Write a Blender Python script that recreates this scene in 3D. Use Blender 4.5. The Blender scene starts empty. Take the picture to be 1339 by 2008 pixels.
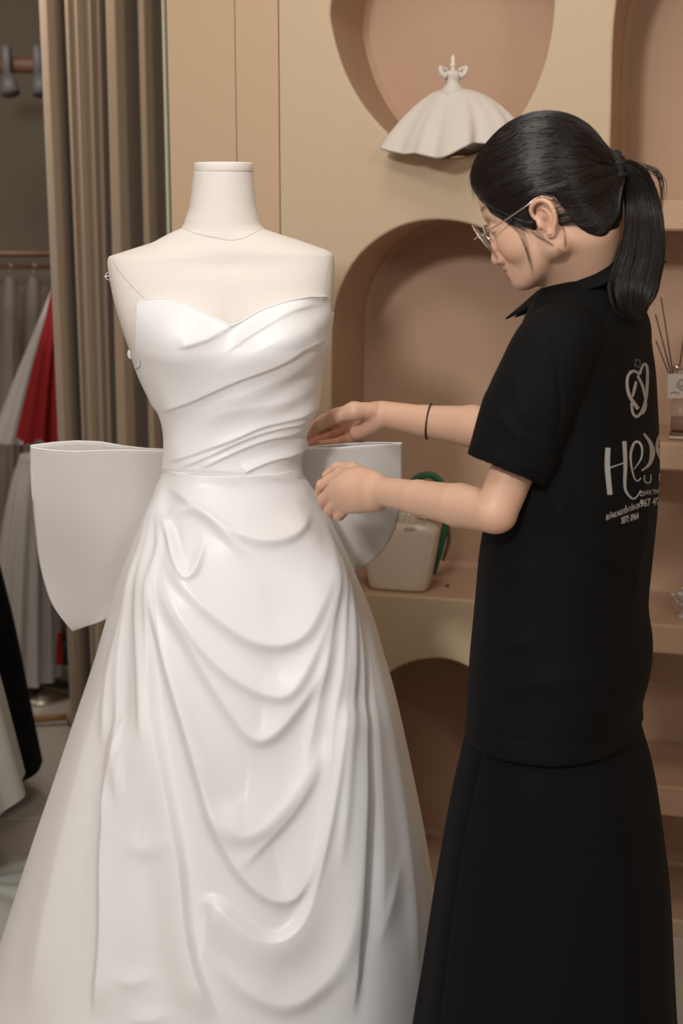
import bpy, math, random
import numpy as np
from mathutils import Vector, Matrix
from mathutils.bvhtree import BVHTree
from mathutils.geometry import delaunay_2d_cdt
random.seed(7); RNG = np.random.default_rng(7)
S = bpy.context.scene
COL = S.collection

# ------------------------------------------------------------------ camera
FPX = 2789.0; PITCH = math.radians(11.8); CAMZ = 1.60
cd = bpy.data.cameras.new('camera'); cam = bpy.data.objects.new('camera', cd); COL.objects.link(cam)
cam.location = (0, 0, CAMZ); cam.rotation_euler = (math.pi/2 - PITCH, 0, 0)
cd.sensor_fit = 'VERTICAL'; cd.sensor_height = 36.0; cd.lens = 50.0; cd.clip_start = 0.05
cd.dof.use_dof = True; cd.dof.focus_distance = 2.35; cd.dof.aperture_fstop = 4.0
S.camera = cam
# ------------------------------------------------------------------ world and lights
w = bpy.data.worlds.new('world'); S.world = w; w.use_nodes = True
w.node_tree.nodes['Background'].inputs[0].default_value = (1.0, 0.945, 0.89, 1)
w.node_tree.nodes['Background'].inputs[1].default_value = 0.36
def area(name, loc, aim, size, power, color=(1, .93, .85), spread=180):
    l = bpy.data.lights.new(name, 'AREA'); l.size = size; l.energy = power; l.color = color; l.spread = math.radians(spread)
    o = bpy.data.objects.new(name, l); COL.objects.link(o); o.location = loc
    o.rotation_euler = (Vector(aim) - Vector(loc)).to_track_quat('-Z', 'Y').to_euler()
    return o
area('ceiling_light_left', (-1.1, -0.6, 2.75), (-0.2, 2.5, 0.9), 0.28, 54, (1, .975, .97))
area('ceiling_light_right', (1.1, -0.2, 2.75), (0.2, 2.7, 0.8), 0.45, 13, (1, .94, .88))
area('ceiling_light_middle', (-0.25, 1.35, 2.82), (-0.15, 2.6, 1.0), 0.5, 10, (1, .97, .94))
area('ceiling_light_wall', (0.0, 2.3, 2.82), (0.2, 3.2, 0.9), 0.5, 6, (1, .92, .82))
area('ceiling_light_far', (-1.2, 3.9, 2.8), (-1.2, 4.8, 0), 0.6, 15, (1, .92, .83))
S.view_settings.view_transform = 'Standard'; S.view_settings.look = 'None'
S.view_settings.exposure = 0.0; S.view_settings.gamma = 1.0; S.view_settings.use_curve_mapping = False

# ------------------------------------------------------------------ helpers
CP, SP = math.cos(PITCH), math.sin(PITCH)
def ray(u, v):
    a = (np.asarray(u, float) - 669.5) / FPX; b = -(np.asarray(v, float) - 1004.0) / FPX
    a, b = np.broadcast_arrays(a, b); return np.stack([a, b*SP + CP, b*CP - SP], -1)
def P(u, v, Y):
    r = ray(u, v); t = np.asarray(Y, float) / r[..., 1]
    p = r * t[..., None]; p[..., 2] += CAMZ
    return p
def proj(p):
    x, y, z = p[..., 0], p[..., 1], p[..., 2] - CAMZ
    dep = y*CP - z*SP; up = y*SP + z*CP
    return 669.5 + FPX*x/dep, 1004.0 - FPX*up/dep
def mesh(name, V, F, mat=None, parent=None, smooth=True, attr=None):
    V = np.asarray(V, np.float32).reshape(-1, 3)
    me = bpy.data.meshes.new(name)
    if isinstance(F, np.ndarray):
        n = F.shape[1]; me.vertices.add(len(V)); me.vertices.foreach_set('co', V.ravel())
        me.loops.add(F.size); me.loops.foreach_set('vertex_index', F.astype(np.int32).ravel())
        me.polygons.add(len(F)); me.polygons.foreach_set('loop_start', np.arange(0, F.size, n, dtype=np.int32))
        me.update(calc_edges=True)
    else:
        me.from_pydata([tuple(map(float, p)) for p in V], [], [tuple(int(i) for i in f) for f in F]); me.update()
    me.validate()
    if smooth: me.polygons.foreach_set('use_smooth', np.ones(len(me.polygons), bool))
    if attr is not None:
        a = me.color_attributes.new('tint', 'FLOAT_COLOR', 'POINT'); a.data.foreach_set('color', attr.astype(np.float32).ravel())
    if mat: me.materials.append(mat)
    o = bpy.data.objects.new(name, me); COL.objects.link(o)
    if parent is not None:
        o.parent = parent; o.matrix_parent_inverse = Matrix.Translation(-Vector(parent.location)) 
    return o
def thing(name, label, cat, loc=(0, 0, 0), group=None):
    o = bpy.data.objects.new(name, None); COL.objects.link(o); o.location = [float(c) for c in loc]; o.empty_display_size = .05
    o['label'] = label; o['category'] = cat
    if group: o['group'] = group
    return o
def tag(o, label, cat, group=None):
    o['label'] = label; o['category'] = cat
    if group: o['group'] = group
    return o
def struct(o): o['kind'] = 'structure'; return o
def merge(parts):
    Vs, Fs, n = [], [], 0
    for V, F in parts:
        Vs.append(np.asarray(V, float).reshape(-1, 3)); Fs += [tuple(int(i)+n for i in f) for f in F]; n += len(Vs[-1])
    return np.concatenate(Vs), Fs
def gridfaces(n, m, closed=True, flip=False):
    i = np.arange(n-1)[:, None]; j = np.arange(m if closed else m-1)[None, :]; k = (j+1) % m
    F = np.stack([i*m+j + 0*k, i*m+k, (i+1)*m+k, (i+1)*m+j + 0*k], -1).reshape(-1, 4)
    return F[:, ::-1] if flip else F
def catmull(pts, n):
    pts = np.asarray(pts, float); k = len(pts)
    if k == 2:
        t = np.linspace(0, 1, n)[:, None]; return pts[0]*(1-t) + pts[1]*t
    seg = np.r_[0, np.cumsum(np.linalg.norm(np.diff(pts[:, :3], axis=0), axis=1))]
    q = np.vstack([2*pts[0]-pts[1], pts, 2*pts[-1]-pts[-2]])
    s = np.linspace(0, seg[-1], n); i = np.clip(np.searchsorted(seg, s, 'right')-1, 0, k-2)
    t = ((s-seg[i])/(seg[i+1]-seg[i]+1e-12))[:, None]
    a, b, c, d = q[i], q[i+1], q[i+2], q[i+3]
    return .5*((2*b) + (-a+c)*t + (2*a-5*b+4*c-d)*t**2 + (-a+3*b-3*c+d)*t**3)
def tube(path, rad, sides=8, caps=True):
    path = np.asarray(path, float); n = len(path); rad = np.broadcast_to(np.asarray(rad, float), (n,))
    T = np.gradient(path, axis=0); T /= np.linalg.norm(T, axis=1)[:, None] + 1e-12
    ref = np.array([0, 0, 1.]) if abs(T[:, 2]).mean() < .8 else np.array([1., 0, 0])
    A = np.cross(T, ref); A /= np.linalg.norm(A, axis=1)[:, None] + 1e-9; B = np.cross(T, A)
    th = np.linspace(0, 2*math.pi, sides, endpoint=False)
    V = path[:, None] + rad[:, None, None]*(np.cos(th)[None, :, None]*A[:, None] + np.sin(th)[None, :, None]*B[:, None])
    F = [tuple(f) for f in gridfaces(n, sides, flip=True)]
    if caps: F += [tuple(range(sides)), tuple(range(n*sides-1, (n-1)*sides-1, -1))]
    return V.reshape(-1, 3), F
def strands(paths, rad, sides=3):
    """many polylines (k,n,3) as thin tapered tubes, one vectorised mesh"""
    paths = np.asarray(paths, float); k, n, _ = paths.shape
    T = np.gradient(paths, axis=1); T /= np.linalg.norm(T, axis=2, keepdims=True) + 1e-12
    A = np.cross(T, np.array([.31, .52, .79])); A /= np.linalg.norm(A, axis=2, keepdims=True) + 1e-9; B = np.cross(T, A)
    r = rad*np.sin(np.linspace(.25, math.pi-.2, n))[None, :, None, None]
    th = np.linspace(0, 2*math.pi, sides, endpoint=False)
    V = paths[:, :, None] + r*(np.cos(th)[None, None, :, None]*A[:, :, None] + np.sin(th)[None, None, :, None]*B[:, :, None])
    F = gridfaces(n, sides, flip=True)
    F = (F[None] + (np.arange(k)*n*sides)[:, None, None]).reshape(-1, 4)
    return V.reshape(-1, 3), F
def lathe(prof, seg=32, c=(0, 0, 0)):
    prof = np.asarray(prof, float); th = np.linspace(0, 2*math.pi, seg, endpoint=False)
    V = np.stack([prof[:, 0, None]*np.cos(th), prof[:, 0, None]*np.sin(th), prof[:, 1, None] + 0*th], -1) + np.asarray(c, float)
    return V.reshape(-1, 3), [tuple(f) for f in gridfaces(len(prof), seg)]
def box(c, s, rz=0, bev=0.0):
    c = np.asarray(c, float); h = np.asarray(s, float)/2
    if bev <= 0:
        V = np.array([[x, y, z] for x in (-1, 1) for y in (-1, 1) for z in (-1, 1)])*h
        F = [(0, 1, 3, 2), (4, 6, 7, 5), (0, 4, 5, 1), (2, 3, 7, 6), (0, 2, 6, 4), (1, 5, 7, 3)]
    else:
        b = min(bev, h.min()*.9); V = []
        for z, i in ((-h[2], b), (-h[2]+b, 0), (h[2]-b, 0), (h[2], b)):
            x, y = h[0]-i, h[1]-i
            for px, py in ((x, -y+b), (x, y-b), (x-b, y), (-x+b, y), (-x, y-b), (-x, -y+b), (-x+b, -y), (x-b, -y)): V.append((px, py, z))
        V = np.array(V); F = [tuple(f) for f in gridfaces(4, 8)] + [tuple(range(7, -1, -1)), tuple(range(24, 32))]
    R = np.array([[math.cos(rz), -math.sin(rz), 0], [math.sin(rz), math.cos(rz), 0], [0, 0, 1]])
    return V @ R.T + c, F

# ------------------------------------------------------------------ materials
def mat(name, col, rough=.6, metal=0, spec=.5, bump=None, noise=None, sheen=0, sss=0, trans=0, coat=0, aniso=0, alpha=1, translucent=0, ior=1.45):
    m = bpy.data.materials.new(name); m.use_nodes = True; nt = m.node_tree; N = nt.nodes; L = nt.links
    b = N['Principled BSDF']; b.inputs['Base Color'].default_value = (*col, 1); b.inputs['Roughness'].default_value = rough
    b.inputs['Metallic'].default_value = metal; b.inputs['Specular IOR Level'].default_value = spec; b.inputs['IOR'].default_value = ior
    b.inputs['Sheen Weight'].default_value = sheen; b.inputs['Transmission Weight'].default_value = trans; b.inputs['Coat Weight'].default_value = coat
    b.inputs['Alpha'].default_value = alpha; b.inputs['Anisotropic'].default_value = aniso
    if sss:
        b.inputs['Subsurface Weight'].default_value = sss; b.inputs['Subsurface Radius'].default_value = (1, .35, .2); b.inputs['Subsurface Scale'].default_value = .008
    tc = N.new('ShaderNodeTexCoord')
    if noise:   # (scale, amount, colour2)
        n = N.new('ShaderNodeTexNoise'); n.inputs['Scale'].default_value = noise[0]; n.inputs['Detail'].default_value = 5
        L.new(tc.outputs['Object'], n.inputs['Vector'])
        r = N.new('ShaderNodeMapRange'); r.inputs[1].default_value = .35; r.inputs[2].default_value = .65; r.inputs[4].default_value = noise[1]
        L.new(n.outputs['Fac'], r.inputs[0])
        mx = N.new('ShaderNodeMix'); mx.data_type = 'RGBA'; mx.inputs[6].default_value = (*col, 1); mx.inputs[7].default_value = (*noise[2], 1)
        L.new(r.outputs[0], mx.inputs[0]); L.new(mx.outputs[2], b.inputs['Base Color'])
    if bump:    # (scale, strength, distance[, stretch])
        n2 = N.new('ShaderNodeTexNoise'); n2.inputs['Scale'].default_value = bump[0]; n2.inputs['Detail'].default_value = 6
        mp = N.new('ShaderNodeMapping'); mp.inputs['Scale'].default_value = bump[3] if len(bump) > 3 else (1, 1, 1)
        L.new(tc.outputs['Object'], mp.inputs[0]); L.new(mp.outputs[0], n2.inputs['Vector'])
        bp = N.new('ShaderNodeBump'); bp.inputs['Strength'].default_value = bump[1]; bp.inputs['Distance'].default_value = bump[2]
        L.new(n2.outputs['Fac'], bp.inputs['Height']); L.new(bp.outputs[0], b.inputs['Normal'])
    if translucent:
        t = N.new('ShaderNodeBsdfTranslucent'); t.inputs[0].default_value = (*col, 1); ms = N.new('ShaderNodeMixShader'); ms.inputs[0].default_value = translucent
        L.new(b.outputs[0], ms.inputs[1]); L.new(t.outputs[0], ms.inputs[2]); L.new(ms.outputs[0], N['Material Output'].inputs[0])
    return m
def tinted(name, rough=.5, sss=.0, bump=None):
    m = mat(name, (1, 1, 1), rough, sss=sss, bump=bump); nt = m.node_tree
    a = nt.nodes.new('ShaderNodeAttribute'); a.attribute_name = 'tint'; nt.links.new(a.outputs['Color'], nt.nodes['Principled BSDF'].inputs['Base Color']); return m
M = dict(
    plaster=mat('cream plaster', (.545, .425, .29), .85, bump=(60, .3, .003), noise=(3, .5, (.52, .405, .28))),
    plaster2=mat('beige panel paint', (.52, .37, .235), .7, bump=(90, .15, .002)),
    niche=mat('pinkish tan plaster', (.50, .335, .225), .85, bump=(55, .3, .004), noise=(4, .5, (.49, .315, .21))),
    floor=mat('grey tile', (.56, .51, .46), .35, noise=(2.5, .6, (.49, .44, .40)), bump=(8, .05, .002)),
    dark=mat('far wall paint', (.21, .17, .125), .8, noise=(2, .4, (.18, .15, .11))),
    ceiling=mat('ceiling paint', (.6, .54, .46), .9),
    curtain=mat('taupe curtain cloth', (.36, .265, .175), .8, sheen=.2, bump=(400, .15, .001)),
    glassedge=mat('green glass edge', (.40, .44, .33), .3),
    satin=mat('white satin', (.84, .84, .84), .40, spec=.6, sheen=.15, bump=(900, .04, .0005)),
    organza=mat('white organza', (.79, .76, .735), .42, spec=.4, translucent=.35, bump=(500, .05, .0005)),
    seam=mat('satin piping', (.9, .895, .89), .4),
    linen=mat('mannequin linen', (.77, .722, .67), .8, bump=(700, .35, .0008), noise=(500, .25, (.72, .66, .60))),
    thread=mat('seam thread', (.38, .34, .30), .9),
    black=mat('black knit cotton', (.0045, .0045, .0047), .8, spec=.14, sheen=.0, bump=(600, .2, .0008)),
    blackskirt=mat('black skirt cloth', (.0042, .0043, .0055), .85, spec=.14, sheen=.0, bump=(500, .15, .0006)),
    print=mat('grey shirt print', (.36, .34, .32), .7),
    hair=mat('black brown hair', (.008, .0055, .005), .40, spec=.38, bump=(60, .4, .002, (1, 1, 6))),
    strand=mat('hair strand', (.014, .009, .007), .30, spec=.55),
    tie=mat('black scrunchie', (.006, .006, .006), .7, bump=(300, .6, .002)),
    skin=tinted('skin', .48, .10, bump=(250, .06, .0006)),
    metal=mat('silver wire', (.75, .70, .62), .25, metal=1), darkmetal=mat('dark rim', (.06, .04, .035), .3, metal=.4),
    lens=mat('spectacle lens', (.9, .88, .86), .02, trans=.9, ior=1.3, alpha=.35),
    gem=mat('clear gem', (.95, .95, 1), .03, trans=.6, ior=1.8, coat=1),
    bracelet=mat('brown bangle', (.06, .03, .02), .35, metal=.3),
    ceramic=mat('cream ceramic', (.66, .57, .47), .28, coat=.2), pearl=mat('pearl', (.82, .76, .66), .22, coat=.5),
    green=mat('green ribbon', (.02, .12, .055), .55), brown=mat('leaf shadow brown', (.20, .12, .07), .7),
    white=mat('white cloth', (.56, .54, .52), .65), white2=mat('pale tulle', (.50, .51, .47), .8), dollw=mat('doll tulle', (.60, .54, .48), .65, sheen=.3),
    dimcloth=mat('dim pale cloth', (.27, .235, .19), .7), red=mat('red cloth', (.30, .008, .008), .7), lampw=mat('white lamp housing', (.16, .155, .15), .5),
    wood=mat('brown wood', (.15, .07, .035), .5, bump=(20, .3, .002, (1, 1, 8))), wood2=mat('pale wood', (.45, .32, .2), .5), bluegrey=mat('blue grey cloth', (.05, .06, .075), .8),
    reed=mat('dark reed', (.025, .016, .012), .7), glass=mat('clear glass', (.9, .85, .8), .05, trans=.85, ior=1.4),
    amber=mat('amber liquid', (.50, .20, .05), .15, trans=.4), label=mat('paper label', (.55, .48, .43), .7), ink=mat('grey ink', (.22, .18, .17), .8),
    lipstick=mat('red', (.5, .1, .08), .4), eye=mat('eye', (.6, .58, .55), .2), shoe=mat('black shoe', (.01, .01, .01), .3),
)

# ------------------------------------------------------------------ room shell
YAW = math.radians(15); NIN = np.array([math.sin(YAW), math.cos(YAW), 0]); ALONG = np.array([math.cos(YAW), -math.sin(YAW), 0])
W0 = P(700, 419, 3.15)
def W(u, v, d=0.0):
    r = ray(u, v); o = np.array([0, 0, CAMZ]); t = ((W0-o) @ NIN + d)/(r @ NIN); return o + r*t[..., None]
def W2(u, v):            # wall plane coordinates (s, z)
    p = W(np.asarray(u, float), np.asarray(v, float)); return np.stack([(p-W0) @ ALONG, p[..., 2]], -1)
def W3(s, z, d=0.0):
    s = np.asarray(s, float); return W0*np.array([1, 1, 0]) + s[..., None]*ALONG + d*NIN + np.stack([0*s, 0*s, np.asarray(z, float)+0*s], -1)
def offset_poly(p, off):
    p = np.asarray(p); a = np.roll(p, 1, 0); b = np.roll(p, -1, 0); t = b-a; t /= np.linalg.norm(t, axis=1)[:, None]+1e-12
    n = np.stack([t[:, 1], -t[:, 0]], -1)
    area2 = np.sum(p[:, 0]*np.roll(p[:, 1], -1) - np.roll(p[:, 0], -1)*p[:, 1])
    return p + n*off*(1 if area2 > 0 else -1)
def closed(pts, n=96):
    pts = np.asarray(pts, float); q = np.vstack([pts[-1], pts, pts[0], pts[1]])
    c = catmull(q, n*2); # resample inner part
    d = np.linalg.norm(c-pts[0], axis=1); i0 = np.argmin(d[:n]); i1 = len(c)//2 + np.argmin(d[len(c)//2:])
    return catmull(c[i0:i1+1], n+1)[:-1]
H = 2.9
ov = [(648, 10), (652, 60), (672, 130), (703, 192), (742, 242), (790, 286), (835, 305), (885, 309), (935, 300), (982, 268), (1022, 222), (1055, 158), (1076, 85), (1086, 0), (1080, -90), (1050, -170), (990, -235), (900, -270), (800, -255), (720, -200), (670, -110)]
ovp = closed(W2([a for a, b in ov], [b for a, b in ov]))
nb = [(650, 1100), (649, 900), (650, 700), (653, 615), (668, 562), (697, 509), (741, 468), (793, 441), (850, 431), (910, 437), (965, 458), (1015, 497), (1052, 545), (1068, 610), (1075, 700), (1078, 900), (1080, 1100), (1079, 1163)]
nbp = W2([a for a, b in nb], [b for a, b in nb]); zb = W2(790, 1166)[1]; nbp[-1][1] = zb
nbp = np.vstack([nbp, [[nbp[-1][0]-.02, zb-.002], [nbp[0][0]+.02, zb-.002], [nbp[0][0], zb+.01]]])
nbp = np.vstack([catmull(nbp[:18], 70), nbp[18:]])
nc = [(700, 1600), (702, 1500), (715, 1400), (745, 1338), (790, 1305), (840, 1293), (890, 1297), (950, 1330), (1000, 1390), (1030, 1480), (1040, 1600)]
ncp = catmull(W2([a for a, b in nc], [b for a, b in nc]), 50); ncp = np.vstack([ncp, [[ncp[-1][0], .04], [ncp[0][0], .04]]])
rc = [(1190, 1650), (1190, 1400), (1192, 900), (1195, 400), (1199, 200), (1203, 60), (1216, -30), (1250, -110), (1310, -160), (1400, -175)]
rcp = catmull(W2([a for a, b in rc], [b for a, b in rc]), 60); s1 = rcp[0][0]+.55
rcp = np.vstack([rcp, [[s1-.08, rcp[-1][1]-.02], [s1-.02, rcp[-1][1]-.1], [s1, rcp[-1][1]-.25], [s1, .04], [rcp[0][0], .04]]])
HOLES = [ovp, nbp, ncp, rcp]; DEP = [.28, .30, .30, .28]
sL0 = W2(334, 400)[0]; sA = W2(463, 300)[0]; sB = W2(548, 300)[0]; sR = 1.9
def wallpanel(s0, s1, holes, d, name, m, parent=None):
    r = .007; out = [[s0, 0], [s1, 0], [s1, H], [s0, H]]; pts = [Vector(p) for p in out]; edges = [(i, (i+1) % 4) for i in range(4)]
    for h in holes:
        hp = offset_poly(h, r); n0 = len(pts); pts += [Vector(map(float, p)) for p in hp]; k = len(hp); edges += [(n0+i, n0+(i+1) % k) for i in range(k)]
    v2, _, f2, *_r = delaunay_2d_cdt(pts, edges, [], 1, 1e-6)
    v2 = np.array([tuple(p) for p in v2]); V = W3(v2[:, 0], v2[:, 1], d)
    def inside(c, h):
        x, y = h[:, 0], h[:, 1]; x2, y2 = np.roll(x, -1), np.roll(y, -1)
        k = (y > c[1]) != (y2 > c[1]); return (k & (c[0] < (x2-x)*(c[1]-y)/(y2-y+1e-15)+x)).sum() % 2 == 1
    ho = [offset_poly(h, r) for h in holes]
    f2 = [f for f in f2 if not any(inside(v2[list(f)].mean(0), h) for h in ho)]
    parts = [(V, [tuple(f)[::-1] for f in f2])]
    for (a, b) in ((s0, s0), (s1, s1)):
        parts.append((W3([a, a, a, a], [0, 0, H, H]) + np.array([0, 1, 1, 0])[:, None]*NIN*.35 + d*NIN*np.array([1, 0, 0, 1])[:, None], [(0, 1, 2, 3)]))
    for h in holes:      # rounded lip
        rings = [W3(*offset_poly(h, r*(1-math.sin(t))).T, d + r*(1-math.cos(t))) for t in np.linspace(0, math.pi/2, 5)]
        k = len(h); parts.append((np.array(rings).reshape(-1, 3), [tuple(f) for f in gridfaces(5, k)]))
    V, F = merge(parts)
    return mesh(name, V, F, m, parent, smooth=False)
wall = struct(wallpanel(sB+.0015, sR, HOLES, 0, 'wall_back', M['plaster']))
for h, dp in zip(HOLES, DEP):
    k = len(h); ds = np.linspace(.007, dp, 5); rings = [W3(h[:, 0], h[:, 1], d) for d in ds]
    inner = W3(*offset_poly(h, -.012).T, dp+.012); rings.append(inner)
    V = np.array(rings).reshape(-1, 3); F = [tuple(f) for f in gridfaces(6, k)] + [tuple(range(5*k, 6*k))]
    o = mesh('niche', V, F, M['niche'], wall, smooth=False)
# flat panels at the left end of the wall, with open joints
wallpanel(sA+.0015, sB-.0015, [], .002, 'wall_panel', M['plaster2'], wall)
wallpanel(sL0, sA-.0015, [], .006, 'wall_panel', M['plaster2'], wall)
V, F = merge([(W3([sL0, sB+.01, sB+.01, sL0], [0, 0, H, H], .02), [(0, 1, 2, 3)])]); mesh('backing_board', V, F, M['dark'], wall, smooth=False)
c = W3(sL0-.005, H/2, .02); V, F = box(c, (.005, .05, H), -YAW); struct(mesh('trim_1', V, F, M['glassedge'], smooth=False))
# shelves of the tall right-hand niche
for vt, vb in ((392, 453), (868, 923), (1224, 1283), (1541, 1600)):
    a = W2(1270, vt)[1]; b = W2(1270, vb)[1]; s0 = rcp[0][0]-.004
    sh = [W3([s0, s1, s1, s0], [zz]*4) + NIN*np.array([dd, dd, .285, .285])[:, None] for zz, dd in ((b, .012), (b+.005, .006), (a-.005, .006), (a, .012))]
    V = np.array(sh).reshape(-1, 3); F = [tuple(f) for f in gridfaces(4, 4)] + [(0, 3, 2, 1), (12, 13, 14, 15)]
    mesh('shelf', V, F, M['niche'], wall, smooth=False)
def plane(name, pts, m):
    o = mesh(name, np.array(pts, float), [tuple(range(len(pts)))], m, smooth=False); return struct(o)
fl = plane('floor', [(-4, -1.5, -.012), (2.6, -1.5, -.012), (2.6, 7.2, -.012), (-4, 7.2, -.012)], mat('grey grout', (.25, .22, .20), .8))
tV, tF = box((0, 0, 0), (.596, .596, .012), 0, .002); tme = None
for ix in range(-6, 4):
    for iy in range(0, 12):
        cx, cy = .1+ix*.6, .3+iy*.6
        if tme is None:
            t = mesh('floor_tile', tV, tF, M['floor'], fl, smooth=False); tme = t.data
        else:
            t = bpy.data.objects.new('floor_tile', tme); COL.objects.link(t); t.parent = fl
        t.location = (cx, cy, -.0065)
plane('ceiling', [(-4, -1.5, H), (-4, 7.2, H), (2.6, 7.2, H), (2.6, -1.5, H)], M['ceiling'])
plane('wall_far', [(-4, 6.2, 0), (2.6, 6.2, 0), (2.6, 6.2, H), (-4, 6.2, H)], M['dark'])
plane('wall_right', [(2.2, -1.5, 0), (2.2, 7, 0), (2.2, 7, H), (2.2, -1.5, H)], M['plaster'])
plane('wall_left', [(-3.2, -1.5, 0), (-3.2, -1.5, H), (-3.2, 7, H), (-3.2, 7, 0)], M['plaster2'])
# ------------------------------------------------------------------ lofted cloth bodies
def interp(keys, v):
    keys = np.asarray(keys, float); c = catmull(keys, 400); o = np.argsort(c[:, 0]); return np.interp(v, c[o, 0], c[o, 1])
def pl(keys, v): return interp(keys, v)
def sm(v, a, b): return interp(list(zip(a, b)), v)
def ringloft(v, xl, xr, Yc, Bf, Bb, ang, e=2.0, yaw=0.0):
    """rings stacked along the body; v,xl,xr in picture rows read off at depth Yc; returns (n,m,3)"""
    a = P(xl, v, Yc); b = P(xr, v, Yc); c = (a+b)/2; hw = np.abs(b[:, 0]-a[:, 0])/2
    ca, sa = np.cos(ang), np.sin(ang); e = np.broadcast_to(np.asarray(e, float), (len(v),))[:, None]
    X = np.sign(ca)*np.abs(ca)**(2/e); Y = np.sign(sa)*np.abs(sa)**(2/e)
    B = np.where(sa[None, :] > 0, np.asarray(Bf)[:, None], np.asarray(Bb)[:, None])
    out = np.empty((len(v), len(ang), 3)); out[..., 0] = c[:, 0, None] + hw[:, None]*X
    out[..., 1] = c[:, 1, None] - B*Y; out[..., 2] = c[:, 2, None]
    return out
def normals(G, closed_=True):
    du = (np.roll(G, -1, 1) - np.roll(G, 1, 1)) if closed_ else np.gradient(G, axis=1); dv = np.gradient(G, axis=0)
    n = np.cross(du, dv); n /= np.linalg.norm(n, axis=-1, keepdims=True)+1e-12; return n
def folds(u, v, front, curves):
    """sum of fold heights; curve = (points, amplitude, width above, width below, end fade)"""
    h = np.zeros_like(u)
    for pts, A, w1, w2, fade in curves:
        c = catmull(np.array(pts, float), 70); R = 4.5*max(w1, w2)
        m = front & (u > c[:, 0].min()-R) & (u < c[:, 0].max()+R) & (v > c[:, 1].min()-R) & (v < c[:, 1].max()+R)
        if not m.any(): continue
        q = np.stack([u[m], v[m]], -1).astype(np.float32); a = c[:-1].astype(np.float32); d = (c[1:]-c[:-1]).astype(np.float32); L2 = (d**2).sum(1)+1e-9
        best = np.full(len(q), 1e9, np.float32); sg = np.zeros(len(q), np.float32); tt = np.zeros(len(q), np.float32)
        for i in range(len(a)):
            r = q-a[i]; t = np.clip((r@d[i])/L2[i], 0, 1); e = r-t[:, None]*d[i]; D = (e**2).sum(1); k = D < best
            best[k] = D[k]; sg[k] = (d[i, 0]*r[k, 1]-d[i, 1]*r[k, 0]); tt[k] = (i+t[k])/len(a)
        D = np.sqrt(best)
        up_ = np.exp(-(D/w1)**2) if w1 < 12 else .25*np.exp(-(D/w1)**2)+.75*np.clip(1-D/(1.75*w1), 0, 1)**2
        dn_ = np.exp(-(D/w2)**2) if w2 > 21 else .62*np.exp(-(D/(.75*w2))**2)+.38*np.clip(1-D/(4.5*w2), 0, 1)**2
        f = np.where(sg > 0, dn_, up_)
        if fade > 0:
            a1 = np.clip(tt/fade, 0, 1); a2 = np.clip((1-tt)/fade, 0, 1); f *= a1*a1*(3-2*a1)*a2*a2*(3-2*a2)
        h[m] += A*f
    return h
def smooth_grid(h, it=2):
    for _ in range(it): h[1:-1] = .25*h[:-2]+.5*h[1:-1]+.25*h[2:]; h[:] = .25*np.roll(h, 1, 1)+.5*h+.25*np.roll(h, -1, 1)
    return h
def angles(nf, nb):   # dense in front (sin>0), sparse behind
    return np.r_[np.linspace(-.12, math.pi+.12, nf, endpoint=False), np.linspace(math.pi+.12, 2*math.pi-.12, nb, endpoint=False)]
YM = 2.50
# ---------------- mannequin
mq = thing('mannequin', 'headless cream linen dress form with capped neck, wearing the white satin gown', 'mannequin', (P(450, 1000, YM)[0], YM, 0))
v = np.r_[np.linspace(447.2, 452, 6), np.linspace(453, 530, 60), np.linspace(532, 1010, 90)]
shL = [(447, 357), (455, 338), (465, 318), (475, 299), (487, 262), (496, 234), (502, 216), (508, 212), (522, 212), (560, 219), (600, 229), (650, 246), (700, 266), (760, 290), (810, 314), (860, 325), (920, 327), (1010, 290)]
shR = [(447, 515), (452, 527), (460, 551), (470, 583), (480, 612), (490, 640), (497, 651), (505, 655), (530, 656), (590, 653), (640, 645), (700, 634), (760, 624), (810, 614), (860, 596), (920, 588), (1010, 634)]

Bf = sm(v, [447, 470, 502, 560, 640, 700, 780, 860, 920, 1010], [.058, .066, .080, .098, .125, .125, .105, .092, .092, .115])
Bb = sm(v, [447, 470, 502, 560, 700, 860, 1010], [.060, .075, .09, .11, .10, .08, .13])
e = sm(v, [447, 480, 505, 560, 700, 1010], [2.0, 2.0, 2.3, 2.6, 2.5, 2.2])
ang = angles(200, 60)
G = ringloft(v, pl(shL, v), pl(shR, v), YM, Bf, Bb, ang, e)
u_, v_ = proj(G); nrm = normals(G); fr = np.broadcast_to((np.sin(ang) > -.2)[None], u_.shape)
for bx in (345, 565): G += nrm*(.018*np.exp(-(((u_-bx)/62)**2+((v_-668)/60)**2))*fr)[..., None]
G += nrm*(-.012*np.exp(-(((u_-455)/22)**2+((v_-680)/90)**2))*fr)[..., None]
G += nrm*(-.006*np.exp(-(((u_-455)/120)**2+((v_-520)/22)**2))*fr)[..., None]
bodyF = [tuple(f) for f in gridfaces(len(v), len(ang), flip=True)] + [tuple(range(len(ang)))]
mbody = mesh('torso', G.reshape(-1, 3), bodyF, M['linen'], mq)
mb_bvh = BVHTree.FromPolygons([Vector(p) for p in G.reshape(-1, 3)], bodyF)
nv = np.linspace(337, 492, 40)
nL = [(337, 380), (360, 377), (387, 374), (410, 370), (430, 363), (447, 355), (492, 310)]; nR = [(337, 496), (370, 499), (400, 502), (425, 507), (440, 511), (447, 517), (492, 565)]
Gn = ringloft(nv, pl(nL, nv), pl(nR, nv), YM, sm(nv, [337, 400, 447, 470, 492], [.052, .055, .060, .0635, .045]), sm(nv, [337, 447, 492], [.05, .06, .05]), np.linspace(0, 2*math.pi, 72, endpoint=False))
mesh('neck', Gn.reshape(-1, 3), [tuple(f) for f in gridfaces(40, 72, flip=True)] + [tuple(range(72))], M['linen'], mq)
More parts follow.
